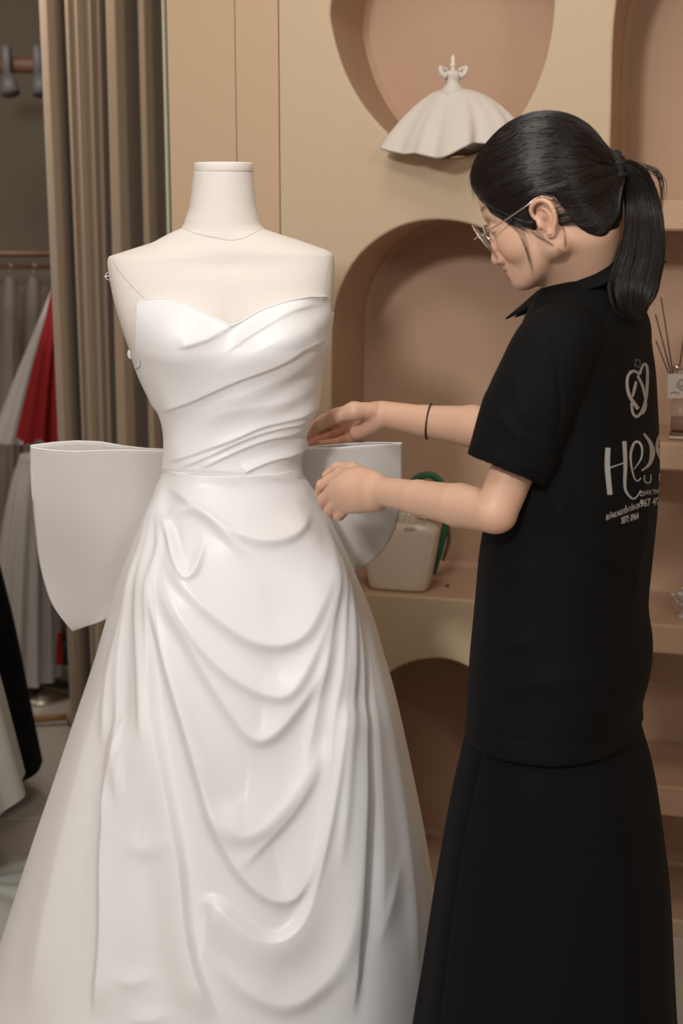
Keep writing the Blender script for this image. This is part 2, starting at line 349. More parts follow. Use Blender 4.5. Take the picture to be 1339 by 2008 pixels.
cv = np.array([319, 320, 322, 335, 337.5, 338]); off = np.array([-3, -1, 0, 0, -.6, -3])
Gc = ringloft(cv, 380-off, 497+off, YM, .053+off*.0009, .051+off*.0009, np.linspace(0, 2*math.pi, 72, endpoint=False))
mesh('neck_cap', Gc.reshape(-1, 3), [tuple(f) for f in gridfaces(6, 72, flip=True)] + [tuple(range(72)), tuple(range(6*72-1, 5*72-1, -1))], M['linen'], mq)
def seam_on(bvh, pts, r, name, m, parent, n=60, off=.0003):
    c = catmull(np.array(pts, float), n); o = Vector((0, 0, CAMZ)); out = []
    for a, b in c:
        hs = [k.ray_cast(o, Vector(ray(a, b)).normalized()) for k in (bvh if isinstance(bvh, list) else [bvh])]; hs = [k for k in hs if k[0] is not None]
        hit = min(hs, key=lambda k: k[3]) if hs else (None,)
        if hit[0] is not None: out.append(np.array(hit[0]) + np.array(hit[1])*off)
    if len(out) > 3:
        V, F = tube(out, r, 6); return mesh(name, V, F, m, parent)
seam_on(mb_bvh, [(221, 512), (236, 535), (262, 565), (290, 592)], .0006, 'arm_seam', M['thread'], mq)
seam_on(mb_bvh, [(648, 512), (640, 545), (638, 590)], .0006, 'arm_seam', M['thread'], mq)
nb_bvh = BVHTree.FromPolygons([Vector(p) for p in Gn.reshape(-1, 3)], [tuple(f) for f in gridfaces(40, 72, flip=True)])
seam_on([nb_bvh, mb_bvh], [(360, 448), (385, 458), (420, 466), (455, 471), (485, 464), (512, 448)], .0006, 'neck_seam', M['thread'], mq)
V, F = lathe([(0, 0), (.16, 0), (.16, .012), (.02, .03), (.016, .05), (.016, 1.0), (0, 1.0)], 32, (P(450, 1000, YM)[0], YM, 0)); mesh('stand', V, F, M['metal'], mq)
# pins left in the form
p0 = P(213, 540, YM-.005); V, F = merge([tube([p0+[.004, 0, 0], p0+[-.007, -.004, -.002]], .0012, 6), tube(catmull([p0+[0, 0, .006], p0+[-.004, -.004, .002], p0+[-.003, -.004, -.006], p0+[.003, 0, -.008]], 12), .0007, 5)])
mesh('thread_knot', V, F, M['seam'], mq)

# ---------------- gown
gown = thing('wedding_gown', 'strapless white satin wedding gown with draped front and big bow, dressed on the form', 'gown', (P(450, 1000, YM)[0], YM, 0))
# bodice
bl = [(560, 217), (600, 227), (650, 245), (680, 256), (700, 264), (720, 270), (740, 277), (765, 288), (790, 300), (808, 312), (835, 320), (870, 323), (935, 322)]
br = [(560, 655), (586, 655), (620, 651), (655, 646), (690, 641), (705, 637), (730, 631), (760, 629), (790, 625), (815, 615), (840, 607), (860, 599), (885, 592), (935, 590)]
n = 300; v = np.linspace(578, 938, n); ang = angles(520, 60)
Bf = sm(v, [575, 620, 665, 700, 780, 860, 935], [.118, .140, .150, .147, .118, .104, .106]); Bb = sm(v, [575, 700, 860, 935], [.112, .105, .088, .092])
G = ringloft(v, pl(bl, v), pl(br, v), YM, Bf, Bb, ang, sm(v, [575, 700, 935], [2.5, 2.35, 2.2]))
u_, v_ = proj(G); nrm = normals(G); fr = np.broadcast_to((np.sin(ang) > -.2)[None], u_.shape)
base = np.zeros_like(u_)
for bx, bw in ((350, 58), (560, 62)): base += .020*np.exp(-(((u_-bx)/bw)**2+((v_-665)/58)**2))
base -= .004*np.exp(-(((u_-452)/34)**2+((v_-690)/70)**2))
bod = [([(355, 683), (405, 668), (440, 648), (458, 637), (510, 609), (568, 590), (607, 584), (645, 587)], .0050, 22, 5, .06),
       ([(425, 700), (455, 682), (480, 664), (512, 645), (560, 618), (600, 602), (642, 592)], .0042, 24, 6, .3),
       ([(400, 735), (440, 715), (480, 700), (530, 672), (575, 640), (630, 612)], .0045, 34, 22, .35),
       ([(308, 808), (340, 797), (372, 785), (420, 762), (470, 740), (520, 718), (560, 697), (590, 680), (635, 662)], .0075, 60, 6, .1),
       ([(380, 800), (470, 772), (530, 745), (590, 715), (640, 700)], .0050, 36, 24, .35),
       ([(365, 850), (440, 806), (520, 790), (580, 775), (640, 758)], .0060, 34, 22, .35),
       ([(322, 909), (372, 892), (413, 876), (460, 857), (510, 834), (560, 820), (592, 810), (632, 792)], .0070, 34, 6, .12),
       ([(350, 920), (410, 893), (452, 872), (500, 851), (545, 837), (580, 829), (616, 818)], .0060, 18, 5, .12),
       ([(390, 920), (440, 895), (490, 872), (530, 858), (570, 850), (608, 832)], .0055, 13, 5, .12),
       ([(474, 928), (505, 913), (535, 901), (568, 892), (590, 880), (602, 858)], .0060, 14, 4, .08),
       ([(322, 918), (400, 921), (480, 926), (540, 935), (592, 946)], .003, 22, 8, 0)]
h = folds(u_, v_, fr, bod)
h += .0016*np.sin((u_*.55+v_)/9.0)*np.exp(-((u_-585)/55)**2)*fr + .0012*RNG.normal()*0
G += nrm*((base*fr+smooth_grid(h, 1))+.0015)[..., None]
# neckline: pull the top rows down to the sweetheart line
neck = np.array([(200, 706), (240, 702), (260, 690), (263.5, 650), (265.5, 602), (267.5, 597), (274, 589), (300, 586), (324, 585), (355, 593), (401, 612), (432, 626), (457, 637), (475, 628), (510, 608), (540, 597), (568, 589), (607, 583), (641, 585), (645, 588), (649, 618), (660, 632)], float)
zt = P(neck[:, 0], neck[:, 1], 2.38)[:, 2]; ut = (P(neck[:, 0], neck[:, 1], 2.38)[:, 0])
back = np.sin(ang) < -.12
for j in range(G.shape[1]):      # start every column at the neckline
    col = G[:, j].copy(); z = col[:, 2]
    if back[j]: k0 = np.interp(-(zt[0]), -z, np.arange(n))
    else:
        g_ = z - np.interp(col[:, 0], ut, zt); k = int(np.argmax(g_ <= 0)); k0 = 0 if k == 0 else k-1 + g_[k-1]/(g_[k-1]-g_[k]+1e-12)
    kk = np.linspace(k0, n-1, n); G[:, j] = np.stack([np.interp(kk, np.arange(n), col[:, q]) for q in range(3)], -1)
inner = G[0]*1.0; cen = G[0].mean(0); inr = inner + (cen-inner)*.03; inr2 = inr - [0, 0, .03]; inr2 = inr2 + (cen-inr2)*.02
G = np.concatenate([inr2[None], inr[None], G], 0)
Fb = [tuple(f) for f in gridfaces(n+2, len(ang), flip=True)]
bod_o = mesh('bodice', G.reshape(-1, 3), gridfaces(n+2, len(ang), flip=True), M['satin'], gown)
bb = BVHTree.FromPolygons([Vector(p) for p in G.reshape(-1, 3)], Fb)
lu = proj(G[2])[0]; lip = G[2][:520][(lu[:520] > 268) & (lu[:520] < 641)]; V, F = tube(lip, .0014, 6); mesh('neckline_piping', V, F, M['seam'], gown)
# skirt
sl = [(905, 323), (918, 322), (930, 317), (950, 308), (975, 299), (1000, 288), (1030, 275), (1060, 262), (1095, 248), (1130, 235), (1170, 223), (1212, 210), (1300, 184), (1400, 150), (1520, 110), (1660, 62), (1800, 17), (1880, -8), (2000, -48)]
sr = [(905, 590), (918, 590), (932, 594), (950, 606), (985, 627), (1015, 643), (1040, 655), (1075, 672), (1110, 689), (1150, 706), (1180, 719), (1230, 737), (1290, 754), (1340, 769), (1400, 784), (1520, 810), (1640, 834), (1740, 850), (1800, 857), (1900, 866), (2000, 873)]
n = 560; v = np.linspace(912, 1972, n); ang = angles(620, 110)
Bf = sm(v, [912, 950, 1050, 1200, 1500, 1972], [.110, .118, .165, .205, .270, .36]); Bb = sm(v, [912, 950, 1050, 1200, 1500, 1972], [.092, .12, .17, .24, .33, .40])
G = ringloft(v, pl(sl, v), pl(sr, v), YM, Bf, Bb, ang, sm(v, [912, 1100, 1972], [2.25, 2.15, 2.0]))
u_, v_ = proj(G); nrm = normals(G); fr = np.broadcast_to((np.sin(ang) > -.15)[None], u_.shape)
sk = [ # swags, left to right
 ([(322, 918), (400, 921), (480, 926), (540, 935), (594, 947)], .0035, 16, 9, 0),
 ([(322, 945), (360, 972), (400, 1002), (455, 1040), (510, 1060), (560, 1055), (592, 1030), (608, 985)], .012, 44, 15, .18),
 ([(318, 1062), (330, 1024), (352, 1006), (380, 1003), (412, 1020), (445, 1052), (490, 1098)], .008, 11, 12, .3),
 ([(322, 985), (333, 1045), (348, 1090), (364, 1122), (377, 1131), (389, 1116), (396, 1085), (400, 1040)], .011, 13, 9, .3),
 ([(338, 1020), (352, 1070), (368, 1112)], -.006, 9, 8, .3),
 ([(322, 1030), (345, 1108), (385, 1165), (430, 1210), (485, 1250), (535, 1264), (575, 1252), (602, 1218), (630, 1140), (650, 1030)], .017, 80, 20, .22),
 ([(312, 1045), (340, 1150), (375, 1225), (425, 1295), (480, 1340), (530, 1362), (563, 1356), (590, 1315), (620, 1240), (648, 1130), (660, 1050)], .015, 52, 18, .22),
 ([(306, 1060), (335, 1170), (375, 1255), (420, 1340), (462, 1405), (500, 1446), (535, 1436), (575, 1390), (615, 1320), (650, 1200)], .016, 52, 20, .22),
 ([(300, 1095), (322, 1230), (350, 1345), (385, 1470), (415, 1580), (445, 1660), (480, 1715), (525, 1755), (565, 1761), (592, 1730), (620, 1640), (645, 1500), (662, 1340), (668, 1180)], .020, 52, 18, .12),
 ([(405, 1560), (435, 1605), (475, 1632), (515, 1618), (550, 1584), (585, 1535), (635, 1440)], .014, 70, 22, .25),
 ([(450, 1715), (500, 1668), (540, 1628), (580, 1575), (625, 1480)], .007, 26, 13, .3),
 ([(380, 1775), (412, 1767), (438, 1780), (480, 1818), (525, 1840), (568, 1826), (600, 1775), (626, 1660), (648, 1500), (664, 1360)], .020, 12, 60, .1),
 ([(400, 1840), (440, 1895), (500, 1945), (560, 1966), (615, 1938), (655, 1880), (682, 1780), (694, 1600), (696, 1420)], .013, 50, 24, .2),
 ([(330, 1200), (345, 1290), (375, 1400), (420, 1520), (470, 1590)], .006, 30, 22, .3),
 # long pleats of the left overskirt
 ([(312, 1060), (322, 1180), (333, 1290), (352, 1365), (385, 1498), (417, 1607), (445, 1680)], .009, 20, 16, .15),
 ([(305, 1070), (301, 1250), (303, 1388), (321, 1510), (340, 1620), (353, 1700), (366, 1825), (386, 1915), (428, 2010)], .019, 9, 48, .1),
 ([(322, 925), (300, 1010), (275, 1100), (248, 1210), (225, 1330), (205, 1480)], .008, 12, 12, .15),
 ([(316, 940), (290, 1060), (262, 1180), (245, 1300), (238, 1450), (240, 1600)], .008, 12, 14, .15),
 ([(324, 930), (308, 1020), (292, 1100), (284, 1200), (286, 1320), (292, 1480)], .008, 11, 9, .15),
 ([(322, 960), (316, 1060), (312, 1160), (320, 1260)], .007, 9, 8, .25),
 ([(262, 1380), (225, 1520), (208, 1660), (204, 1850), (185, 2010)], .016, 55, 10, .15),
 ([(250, 1180), (215, 1330), (165, 1500), (115, 1700), (75, 1900), (55, 2010)], .013, 38, 34, .2),
 ([(300, 1300), (278, 1500), (270, 1700), (262, 2000)], .007, 40, 40, .3),
 ([(262, 1400), (228, 1448), (216, 1540), (214, 1640)], .007, 12, 8, .3), ([(268, 1440), (247, 1490), (242, 1580)], .005, 9, 6, .4),
 ([(205, 1900), (262, 1925), (320, 1900)], .006, 30, 20, .5), ([(240, 1640), (290, 1660), (345, 1625)], .006, 34, 22, .5), ([(230, 1990), (290, 2000), (350, 1975)], .006, 26, 18, .5),
 # right pleats
 ([(588, 925), (620, 975), (640, 1010), (660, 1050), (690, 1115)], .005, 6, 6, .15),
 ([(622, 975), (644, 1050), (642, 1180), (622, 1330), (595, 1520)], .010, 18, 13, .2),
 ([(640, 1010), (660, 1130), (654, 1300), (640, 1420), (625, 1600)], .010, 12, 11, .2),
 ([(655, 1040), (674, 1180), (674, 1350), (664, 1500), (652, 1720)], .010, 10, 10, .2),
 ([(662, 1050), (686, 1190), (697, 1350), (697, 1550), (695, 1750), (688, 2010)], .017, 11, 46, .12),
 ([(684, 1110), (712, 1250), (735, 1450), (745, 1650), (745, 1900)], .010, 30, 22, .25),
 ([(700, 1140), (742, 1320), (782, 1520), (810, 1750), (824, 1990)], .009, 24, 18, .25),
 ([(800, 1640), (760, 1780), (735, 1880)], .005, 22, 14, .5)]
h = folds(u_, v_, fr, sk)
# gathers low on the hidden back and soft undulation of the hem
th = np.arctan2(np.sin(ang), np.cos(ang))[None]; fall = np.clip((v_-1000)/900, 0, 1)
h += np.where(fr, 0, .02*np.sin(th*14)*fall) + .004*np.sin(th*9+1)*fall*np.where(fr, .6, 1)
h *= 1.05; lim = .05*np.tanh(h/.05)
smooth_grid(lim, 2)
hx = np.abs(np.cos(ang))[None]; damp = np.clip((1.0-hx**10), .12, 1)
G += nrm*(lim*damp)[..., None]
top = G[:1]*1.0; cen = top.mean(1, keepdims=True); top = top + (cen-top)*.05
G = np.concatenate([top, G], 0); n += 1
skirt = mesh('skirt', G.reshape(-1, 3), gridfaces(n, len(ang), flip=True), M['satin'], gown)
sb = BVHTree.FromPolygons([Vector(p) for p in G.reshape(-1, 3)], [tuple(f) for f in gridfaces(n, len(ang), flip=True)])
def seam2(pts, r, name, bv): seam_on(bv, pts, r, name, M['seam'], gown, 90, .0012)
seam2([(324, 917), (400, 921), (480, 926), (540, 935), (590, 946)], .0013, 'waist_seam', sb)
seam2([(596, 938), (625, 985), (660, 1045), (690, 1108), (700, 1140)], .0016, 'side_piping', sb)
seam2([(320, 930), (300, 985), (276, 1040), (258, 1085)], .0014, 'side_piping', sb)
# little rosette clip at the side of the bodice
c = P(258, 692, YM-.02); parts = [lathe([(0, -.009), (.006, -.007), (.008, 0), (.006, .007), (0, .009)], 14, c+[0, 0, -.002])]
for k in range(4): parts.append(tube(catmull([c+[0, 0, .006], c+[-.003+.002*k, -.004, .011], c+[.004-.003*k, -.003, .015]], 8), .0009, 5))
V, F = merge(parts); mesh('hook_clip', V, F, M['seam'], gown)
# ---------------- bow loops at the back of the waist
def bowloop(outer, top, waist, bottom, Yw, Yo, gap, name):
    """pouch of organza: front sheet and back sheet joined at the outer fold; rows from the open top edge to the bottom."""
    nu, nv_ = 50, 60; t = np.linspace(0, 1, nv_)
    O = catmull(np.array(outer, float), nv_); I = catmull(np.array(waist, float), nv_)
    sheets = []
    for s in (0, 1):
        g = np.zeros((nv_, nu, 3))
        for j, x in enumerate(np.linspace(0, 1, nu)):
            px = I[:, 0]*(1-x)+O[:, 0]*x; py = I[:, 1]*(1-x)+O[:, 1]*x
            tp = np.interp(x, np.linspace(0, 1, len(top[s])), top[s]); py = py + (tp - py[0])*(1-t)**3
            bulge = gap*math.sin(math.pi*min(1, x*1.0)**.8)*(1-.6*t)
            Yd = Yw*(1-x)+Yo*x + (-bulge if s == 0 else bulge*1.2) + .008*np.sin(5*x+4*t+s)*x*(1-x)*2 + .004*np.sin(9*t+2*x)
            Yd = np.where(np.arange(nv_) >= nv_-1, Yw*(1-x)+Yo*x, Yd) if False else Yd
            g[:, j] = P(px, py, Yd)
        sheets.append(g)
    g = np.concatenate([sheets[0], sheets[1][:, ::-1]], 1)
    V = g.reshape(-1, 3); o = mesh(name, V, gridfaces(nv_, 2*nu, closed=False), M['organza'], gown)
    md = o.modifiers.new('thickness', 'SOLIDIFY'); md.thickness = .0012
    V, F = tube(g[0], .0016, 6); mesh('bow_hem', V, F, M['seam'], gown)
bowloop([(60, 880), (60, 915), (62, 960), (67, 1020), (75, 1090), (86, 1140), (101, 1182), (122, 1214), (143, 1238)],
        [(886, 884, 883, 884, 886, 884, 878)[::1], (882, 880, 875, 867, 865, 868, 874)],
        [(335, 885), (330, 930), (320, 980), (305, 1030), (290, 1090), (270, 1140), (250, 1180), (230, 1200), (205, 1216)], None, YM+.07, YM+.11, .022, 'bow_loop')
bowloop([(788, 872), (788, 905), (787, 945), (784, 990), (777, 1025), (765, 1055), (747, 1082), (722, 1104), (700, 1119)],
        [(880, 879, 879, 877, 874, 872, 871), (880, 876, 873, 870, 868, 868, 869)],
        [(580, 882), (585, 930), (595, 980), (610, 1020), (625, 1050), (640, 1075), (655, 1095), (670, 1110), (690, 1122)], None, YM+.07, YM+.11, .016, 'bow_loop')
# ------------------------------------------------------------------ things on the wall shelves
def root(name, label, cat, loc, group=None): return thing(name, label, cat, loc, group)
# miniature gown ornament in the oval niche
dc = W(886, 262, -.015); dz = W(886, 300)[2]
doll = root('doll_gown', 'miniature strapless white tulle gown on a tiny bust, in the upper oval niche', 'ornament', dc)
nu = 160; th = np.linspace(0, 2*math.pi, nu, endpoint=False)
rows = []
zt, zb_ = W(886, 176)[2], W(886, 303)[2]
for t in np.linspace(0, 1, 40):
    wl = .020 + .127*t**.72 - .012*t**4; wr = .020 + .135*t**.62 - .02*t**4
    wob = t*(.10*np.sin(5*th+.6) + .07*np.sin(9*th+2) + .03*np.sin(17*th))
    r = np.where(np.cos(th) < 0, wl, wr)*(1+wob*.9); dep = (.016+.075*t)*(1+wob)
    z = zt + (zb_-zt)*t**1.15 + .022*t*np.cos(th) - .016*t*np.exp(-((np.cos(th)+.3)/.5)**2)*(np.sin(th) > 0) + .016*t*np.cos(th+.4)*-1 + .022*t*(np.abs(np.cos(th))**2) + .006*t*np.sin(7*th)
    x = r*np.cos(th); y = -dep*np.sin(th)*1.0
    rows.append(dc[None]*[1, 1, 0] + x[:, None]*ALONG + (y[:, None])*NIN + np.stack([0*z, 0*z, z], -1))
lastr = rows[-1]; cc_ = lastr.mean(0); rows.append(cc_+(lastr-cc_)*.97+[0, 0, .004]); rows.append(cc_+(lastr-cc_)*.6+[0, 0, .010]); rows.append(cc_+(lastr-cc_)*.02+[0, 0, .012])
V = np.array(rows).reshape(-1, 3); sk_ = mesh('skirt', V, gridfaces(43, nu), M['dollw'], doll); md = sk_.modifiers.new('thickness', 'SOLIDIFY'); md.thickness = .0015
def zof(vv): return W(886, vv)[2]
prof = [(.0, zof(108)), (.003, zof(110)), (.006, zof(117)), (.0045, zof(124)), (.008, zof(128)), (.0055, zof(133)), (.0045, zof(139)), (.006, zof(141))]
V, F = lathe(prof, 20, (dc[0], dc[1], 0)); mesh('finial', V, F, M['ceramic'], doll)
prof = [(.006, zof(139)), (.018, zof(143)), (.019, zof(150)), (.015, zof(158)), (.014, zof(165)), (.019, zof(172)), (.028, zof(180)), (.026, zof(190))]
V, F = lathe(prof, 28, (dc[0], dc[1], 0)); mesh('bodice', V, F, M['dollw'], doll)
for s in (-1, 1):
    pth = catmull([dc*[1, 1, 0]+[s*.012, -.004, zof(139)], dc*[1, 1, 0]+[s*.026, -.012, zof(136)], dc*[1, 1, 0]+[s*.024, -.014, zof(146)], dc*[1, 1, 0]+[s*.014, -.012, zof(152)]], 16)
    V, F = tube(pth, np.linspace(.004, .007, 16), 8); mesh('bow', V, F, M['dollw'], doll)
# ceramic vase shaped like a handbag
SIL = W(785, 1157)[2]; vc = W(783, 1157, .06)
vy = .09
vase = root('handbag_vase', 'cream ceramic vase shaped like a tapered handbag, on the arched niche sill', 'vase', (vc[0], vc[1], zb))
k = np.linalg.norm(W(840, 1157, .06)-W(735, 1157, .06))/105*1.08      # metres per pixel there
hv = 118*k*1.02
prof = [(-.001, 46, .8), (.0, 50, .92), (.02, 53, 1), (.35, 61, 1), (.75, 69, 1), (.86, 70, 1), (.93, 66, .93), (.98, 52, .8), (1.0, 40, .62), (1.005, 30, .5)]
pr = catmull(np.array([(a*hv, b*k, c*.034) for a, b, c in prof]), 44); th = np.linspace(0, 2*math.pi, 72, endpoint=False)
rr = []
for z, hw, hd in pr:
    x = hw*np.sign(np.cos(th))*np.abs(np.cos(th))**.5; y = hd*np.sign(np.sin(th))*np.abs(np.sin(th))**.55
    rr.append(np.array([vc[0], vc[1], zb+.001]) + x[:, None]*ALONG + y[:, None]*NIN + np.stack([0*x, 0*x, z+0*x], -1))
V = np.array(rr).reshape(-1, 3); F = [tuple(f) for f in gridfaces(len(pr), 72)] + [tuple(range(71, -1, -1)), tuple(range(len(pr)*72-72, len(pr)*72))]
mesh('body', V, F, M['ceramic'], vase)
# raised bodice collar with ruffle and the pearl handle
cpt = lambda u, z, d=0.: np.array([vc[0], vc[1], zb]) + (u-783)*k*ALONG + NIN*d + np.array([0, 0, z])
pr2 = catmull(np.array([(hv*.99, 34*k, .020), (hv*1.05, 27*k, .018), (hv*1.12, 24*k, .016), (hv*1.2, 23*k, .015)]), 12); rr = []
for z, hw, hd in pr2:
    rr.append(cpt(783, z+.001) + (hw*np.cos(th)*(1+.04*np.sin(9*th)))[:, None]*ALONG + (hd*np.sin(th)*(1+.05*np.sin(9*th)))[:, None]*NIN)
mesh('rim', np.array(rr).reshape(-1, 3), [tuple(f) for f in gridfaces(12, 72)] + [tuple(range(11*72, 12*72))], M['ceramic'], vase)
for i in range(13):
    a = math.pi*i/12; u = 795 - 34*math.cos(a); z = hv*1.0 + .012 + .010*math.sin(a)
    V, F = lathe([(0, -.0042), (.003, -.003), (.0042, 0), (.003, .003), (0, .0042)], 12, cpt(u, z, -.024*math.sin(a)-.008)); mesh('pearl', V, F, M['pearl'], vase)
for s, u0, sz in ((0, 772, 1), (1, 806, .8)):
    pts = [(u0-9, 0), (u0-3, 4), (u0, 0), (u0+3, 4), (u0+9, 1)]
    V, F = tube(catmull([cpt(a, hv*.93+b*k*1.2, -.036) for a, b in pts], 20), .0022*sz, 8); mesh('relief_bow', V, F, M['ceramic'], vase)
# green ribbon loop rising behind the vase
def ribbon(pts, wdt, m, name, parent=None, thick=.0012, nrm=None):
    c = catmull(np.array(pts), 48); T = np.gradient(c, axis=0); T /= np.linalg.norm(T, axis=1)[:, None]; B = np.cross(T, NIN*1.0); B /= np.linalg.norm(B, axis=1)[:, None]
    B = B*.95 + NIN*.2; ww = wdt*(.55+.45*np.sin(np.linspace(.3, math.pi-.3, 48)))[:, None]
    V = np.concatenate([c-B*ww, c+B*ww, c+B*ww+NIN*thick, c-B*ww+NIN*thick], 0).reshape(4, 48, 3).transpose(1, 0, 2).reshape(-1, 3)
    F = [tuple(f) for f in gridfaces(48, 4)] + [(0, 1, 2, 3), (47*4+3, 47*4+2, 47*4+1, 47*4)]
    return mesh(name, V, F, m, parent)
rb = ribbon([W(a, b, .17) for a, b in ((786, 1125), (786, 1040), (796, 970), (812, 942), (838, 931), (858, 940), (872, 962), (876, 1000), (868, 1060), (850, 1125))], .0085, M['green'], 'ribbon_loop')
tag(rb, 'dark green ribbon arching up behind the handbag vase', 'ribbon')
lf = ribbon([W(a, b, .20) for a, b in ((846, 1150), (858, 1090), (866, 1050), (874, 1025), (880, 1060), (868, 1100))], .0055, M['brown'], 'leaf_shadow'); tag(lf, 'brown leaf-shaped shadow beside the handbag vase, built as a strip', 'shadow')  # brown strip stands in for a leaf-shaped shadow right of the vase
pp = W(877, 1157, .10); V, F = lathe([(0, 0), (.004, 0), (.004, .003), (.0015, .006), (0, .007)], 12, (pp[0], pp[1], zb)); tag(mesh('stud', V, F, M['wood']), 'tiny dark stud lying on the niche sill right of the vase', 'stud')
# reed diffuser on the right shelf
sz = W2(1270, 868)[1]; dp_ = W(1340, 860, .07)
rd = root('reed_diffuser', 'square glass reed diffuser with dark sticks and amber liquid, on right shelf', 'diffuser', (dp_[0], dp_[1], sz))
km = 1/870.
def at(u, vv, d=.07): return W(u, vv, d)
bc = at(1343, 800); zb0 = sz+.001; ztp = W(1340, 722, .07)[2]; hh = ztp-zb0
V, F = box((bc[0], bc[1], zb0+.011), (.060, .050, .010), -YAW, .003); mesh('base_plate', V, F, M['wood'], rd)
V, F = box((bc[0], bc[1], zb0+.005), (.062, .052, .0095), -YAW, .003); mesh('tray', V, F, M['label'], rd)
V, F = box((bc[0], bc[1], zb0+.018+(hh-.018)/2), (.056, .046, hh-.018), -YAW, .005); mesh('bottle', V, F, M['glass'], rd)
V, F = box((bc[0], bc[1], zb0+.036), (.050, .040, .030), -YAW, .004); mesh('liquid', V, F, M['amber'], rd)
pL = [at(1309, 733, .035), at(1380, 733, .035), at(1380, 781, .035), at(1309, 781, .035)]
V = np.array(pL + [p+NIN*.0008 for p in pL]); mesh('paper_label', V, [(0, 3, 2, 1), (4, 5, 6, 7), (0, 1, 5, 4), (1, 2, 6, 5), (2, 3, 7, 6), (3, 0, 4, 7)], M['label'], rd, smooth=False)
for q in ([(1327, 757), (1330, 748), (1338, 744), (1347, 748), (1350, 757), (1344, 764), (1334, 763), (1328, 757)], [(1331, 752), (1336, 758), (1342, 752), (1347, 759)], [(1314, 770), (1322, 769), (1332, 771)]):
    V, F = tube(catmull([at(a, b, .0335) for a, b in q], 20), .0008, 5); mesh('label_print', V, F, M['ink'], rd)
nk = at(1327, 722); V, F = lathe([(.004, 0), (.007, .002), (.008, .006), (.006, .010), (.004, .011)], 16, nk-[0, 0, .004]); mesh('neck_ring', V, F, M['metal'], rd)
for a, b, d in ((1296, 583, .05), (1285, 616, .09), (1286, 668, .02), (1350, 600, .08)):
    V, F = tube([nk+[0, 0, -.05], at(a, b, d)], .0014, 6); mesh('reed', V, F, M['reed'], rd)
# crystal ornament on the lower right shelf
sz2 = W2(1270, 1224)[1]; cc = at(1342, 1190, .06)
cr = root('crystal_ornament', 'clear crystal cluster ornament, on the lower right shelf', 'ornament', (cc[0], cc[1], sz2))
gx = M['gem']
V, F = lathe([(0, .0008), (.012, .0008), (.014, .006), (.006, .012), (.004, .022), (.012, .030), (.016, .036), (.0, .038)], 10, (cc[0], cc[1], sz2)); mesh('foot', V, F, gx, cr, smooth=False)
for i, (a, b, r) in enumerate(((1319, 1166, .006), (1334, 1165, .009), (1335, 1187, .008), (1345, 1176, .011), (1340, 1155, .006), (1352, 1160, .010))):
    q = at(a, b, .06); V, F = lathe([(0, -r), (r*.7, -r*.5), (r, .1*r), (r*.6, .6*r), (0, .7*r)], 8, q); mesh('crystal', V, F, gx, cr, smooth=False)
V, F = tube([at(1319, 1168, .06), cc*[1, 1, 0]+[0, 0, sz2+.02]], .0015, 5); mesh('wire', V, F, M['metal'], cr)

# ------------------------------------------------------------------ mirror view at the left, its reflection built as real objects
YC = 4.10
keys = [(104, .00), (112, .03), (124, .055), (138, .03), (147, -.10), (156, .05), (166, .06), (173, .03), (182, .065), (193, .05), (200, .03), (208, .06), (217, .02), (224, .055), (231, -.03), (238, .06), (255, .065), (270, .04), (285, -.09), (294, .04), (306, .045), (318, .02), (330, -.07), (345, .03), (370, .05), (400, -.02)]
ku = np.array([a for a, b in keys], float); kd = np.array([b for a, b in keys]); uu = np.linspace(104, 400, 420); dd = np.interp(uu, ku, kd)
for _ in range(6): dd = np.convolve(np.r_[dd[0], dd, dd[-1]], [.25, .5, .25], 'valid')
zs = np.linspace(.025, 2.86, 60); rows = []
for z in zs:
    t = (z-.025)/2.83; sway = 7*(1-t)**1.2*np.sin((uu-104)/60.) - 8*(t)*np.clip((uu-240)/60., -1, 1)*(-1)*0
    lean = (1-t)*np.interp(uu, [104, 147, 231, 285, 400], [6, 0, -14, -6, 0])
    x0 = P(uu+lean+sway*.4, 700, YC)[:, 0]
    amp = (1+.25*(1-t)); extra = -.08*np.exp(-((uu-150)/9)**2)*np.clip(1-t, 0, 1)*1.3
    rows.append(np.stack([x0, YC - (dd*amp+extra)*.9, 0*uu+z], -1))
cur = mesh('curtain', np.array(rows).reshape(-1, 3), gridfaces(60, 420, closed=False), M['curtain']); md = cur.modifiers.new('thickness', 'SOLIDIFY'); md.thickness = .003
tag(cur, 'long taupe curtain hanging in deep folds behind the form', 'curtain')
x0, x1 = P(60, 100, YC)[0], P(420, 100, YC)[0]
V, F = tube([[x0, YC, 2.87], [x1, YC, 2.87]], .012, 10); tag(mesh('curtain_rod', V, F, M['metal']), 'metal rod along the ceiling that carries the taupe curtain', 'rod')
# track with white spot lamps high on the far wall
YR = 5.3
tr = root('spotlight_rail', 'dim rail with small white spot lamps, high beyond the curtain edge', 'lamp rail', P(30, 130, YR))
a, b = P(-60, 128, YR), P(140, 128, YR); V, F = box((a+b)/2, (b[0]-a[0], .05, .05), 0, .006); mesh('rail', V, F, M['wood'], tr)
for u in (14, 75, 118):
    q = P(u, 135, YR-.05); V, F = box(q+[0, 0, .03], (.03, .04, .10), 0, .006); s = mesh('lamp_arm', V, F, M['lampw'], tr)
    V, F = tube([q+[0, 0, -.02], q+[.015, -.03, -.085]], [.022, .034], 16); mesh('lamp_head', V, F, M['lampw'], tr)
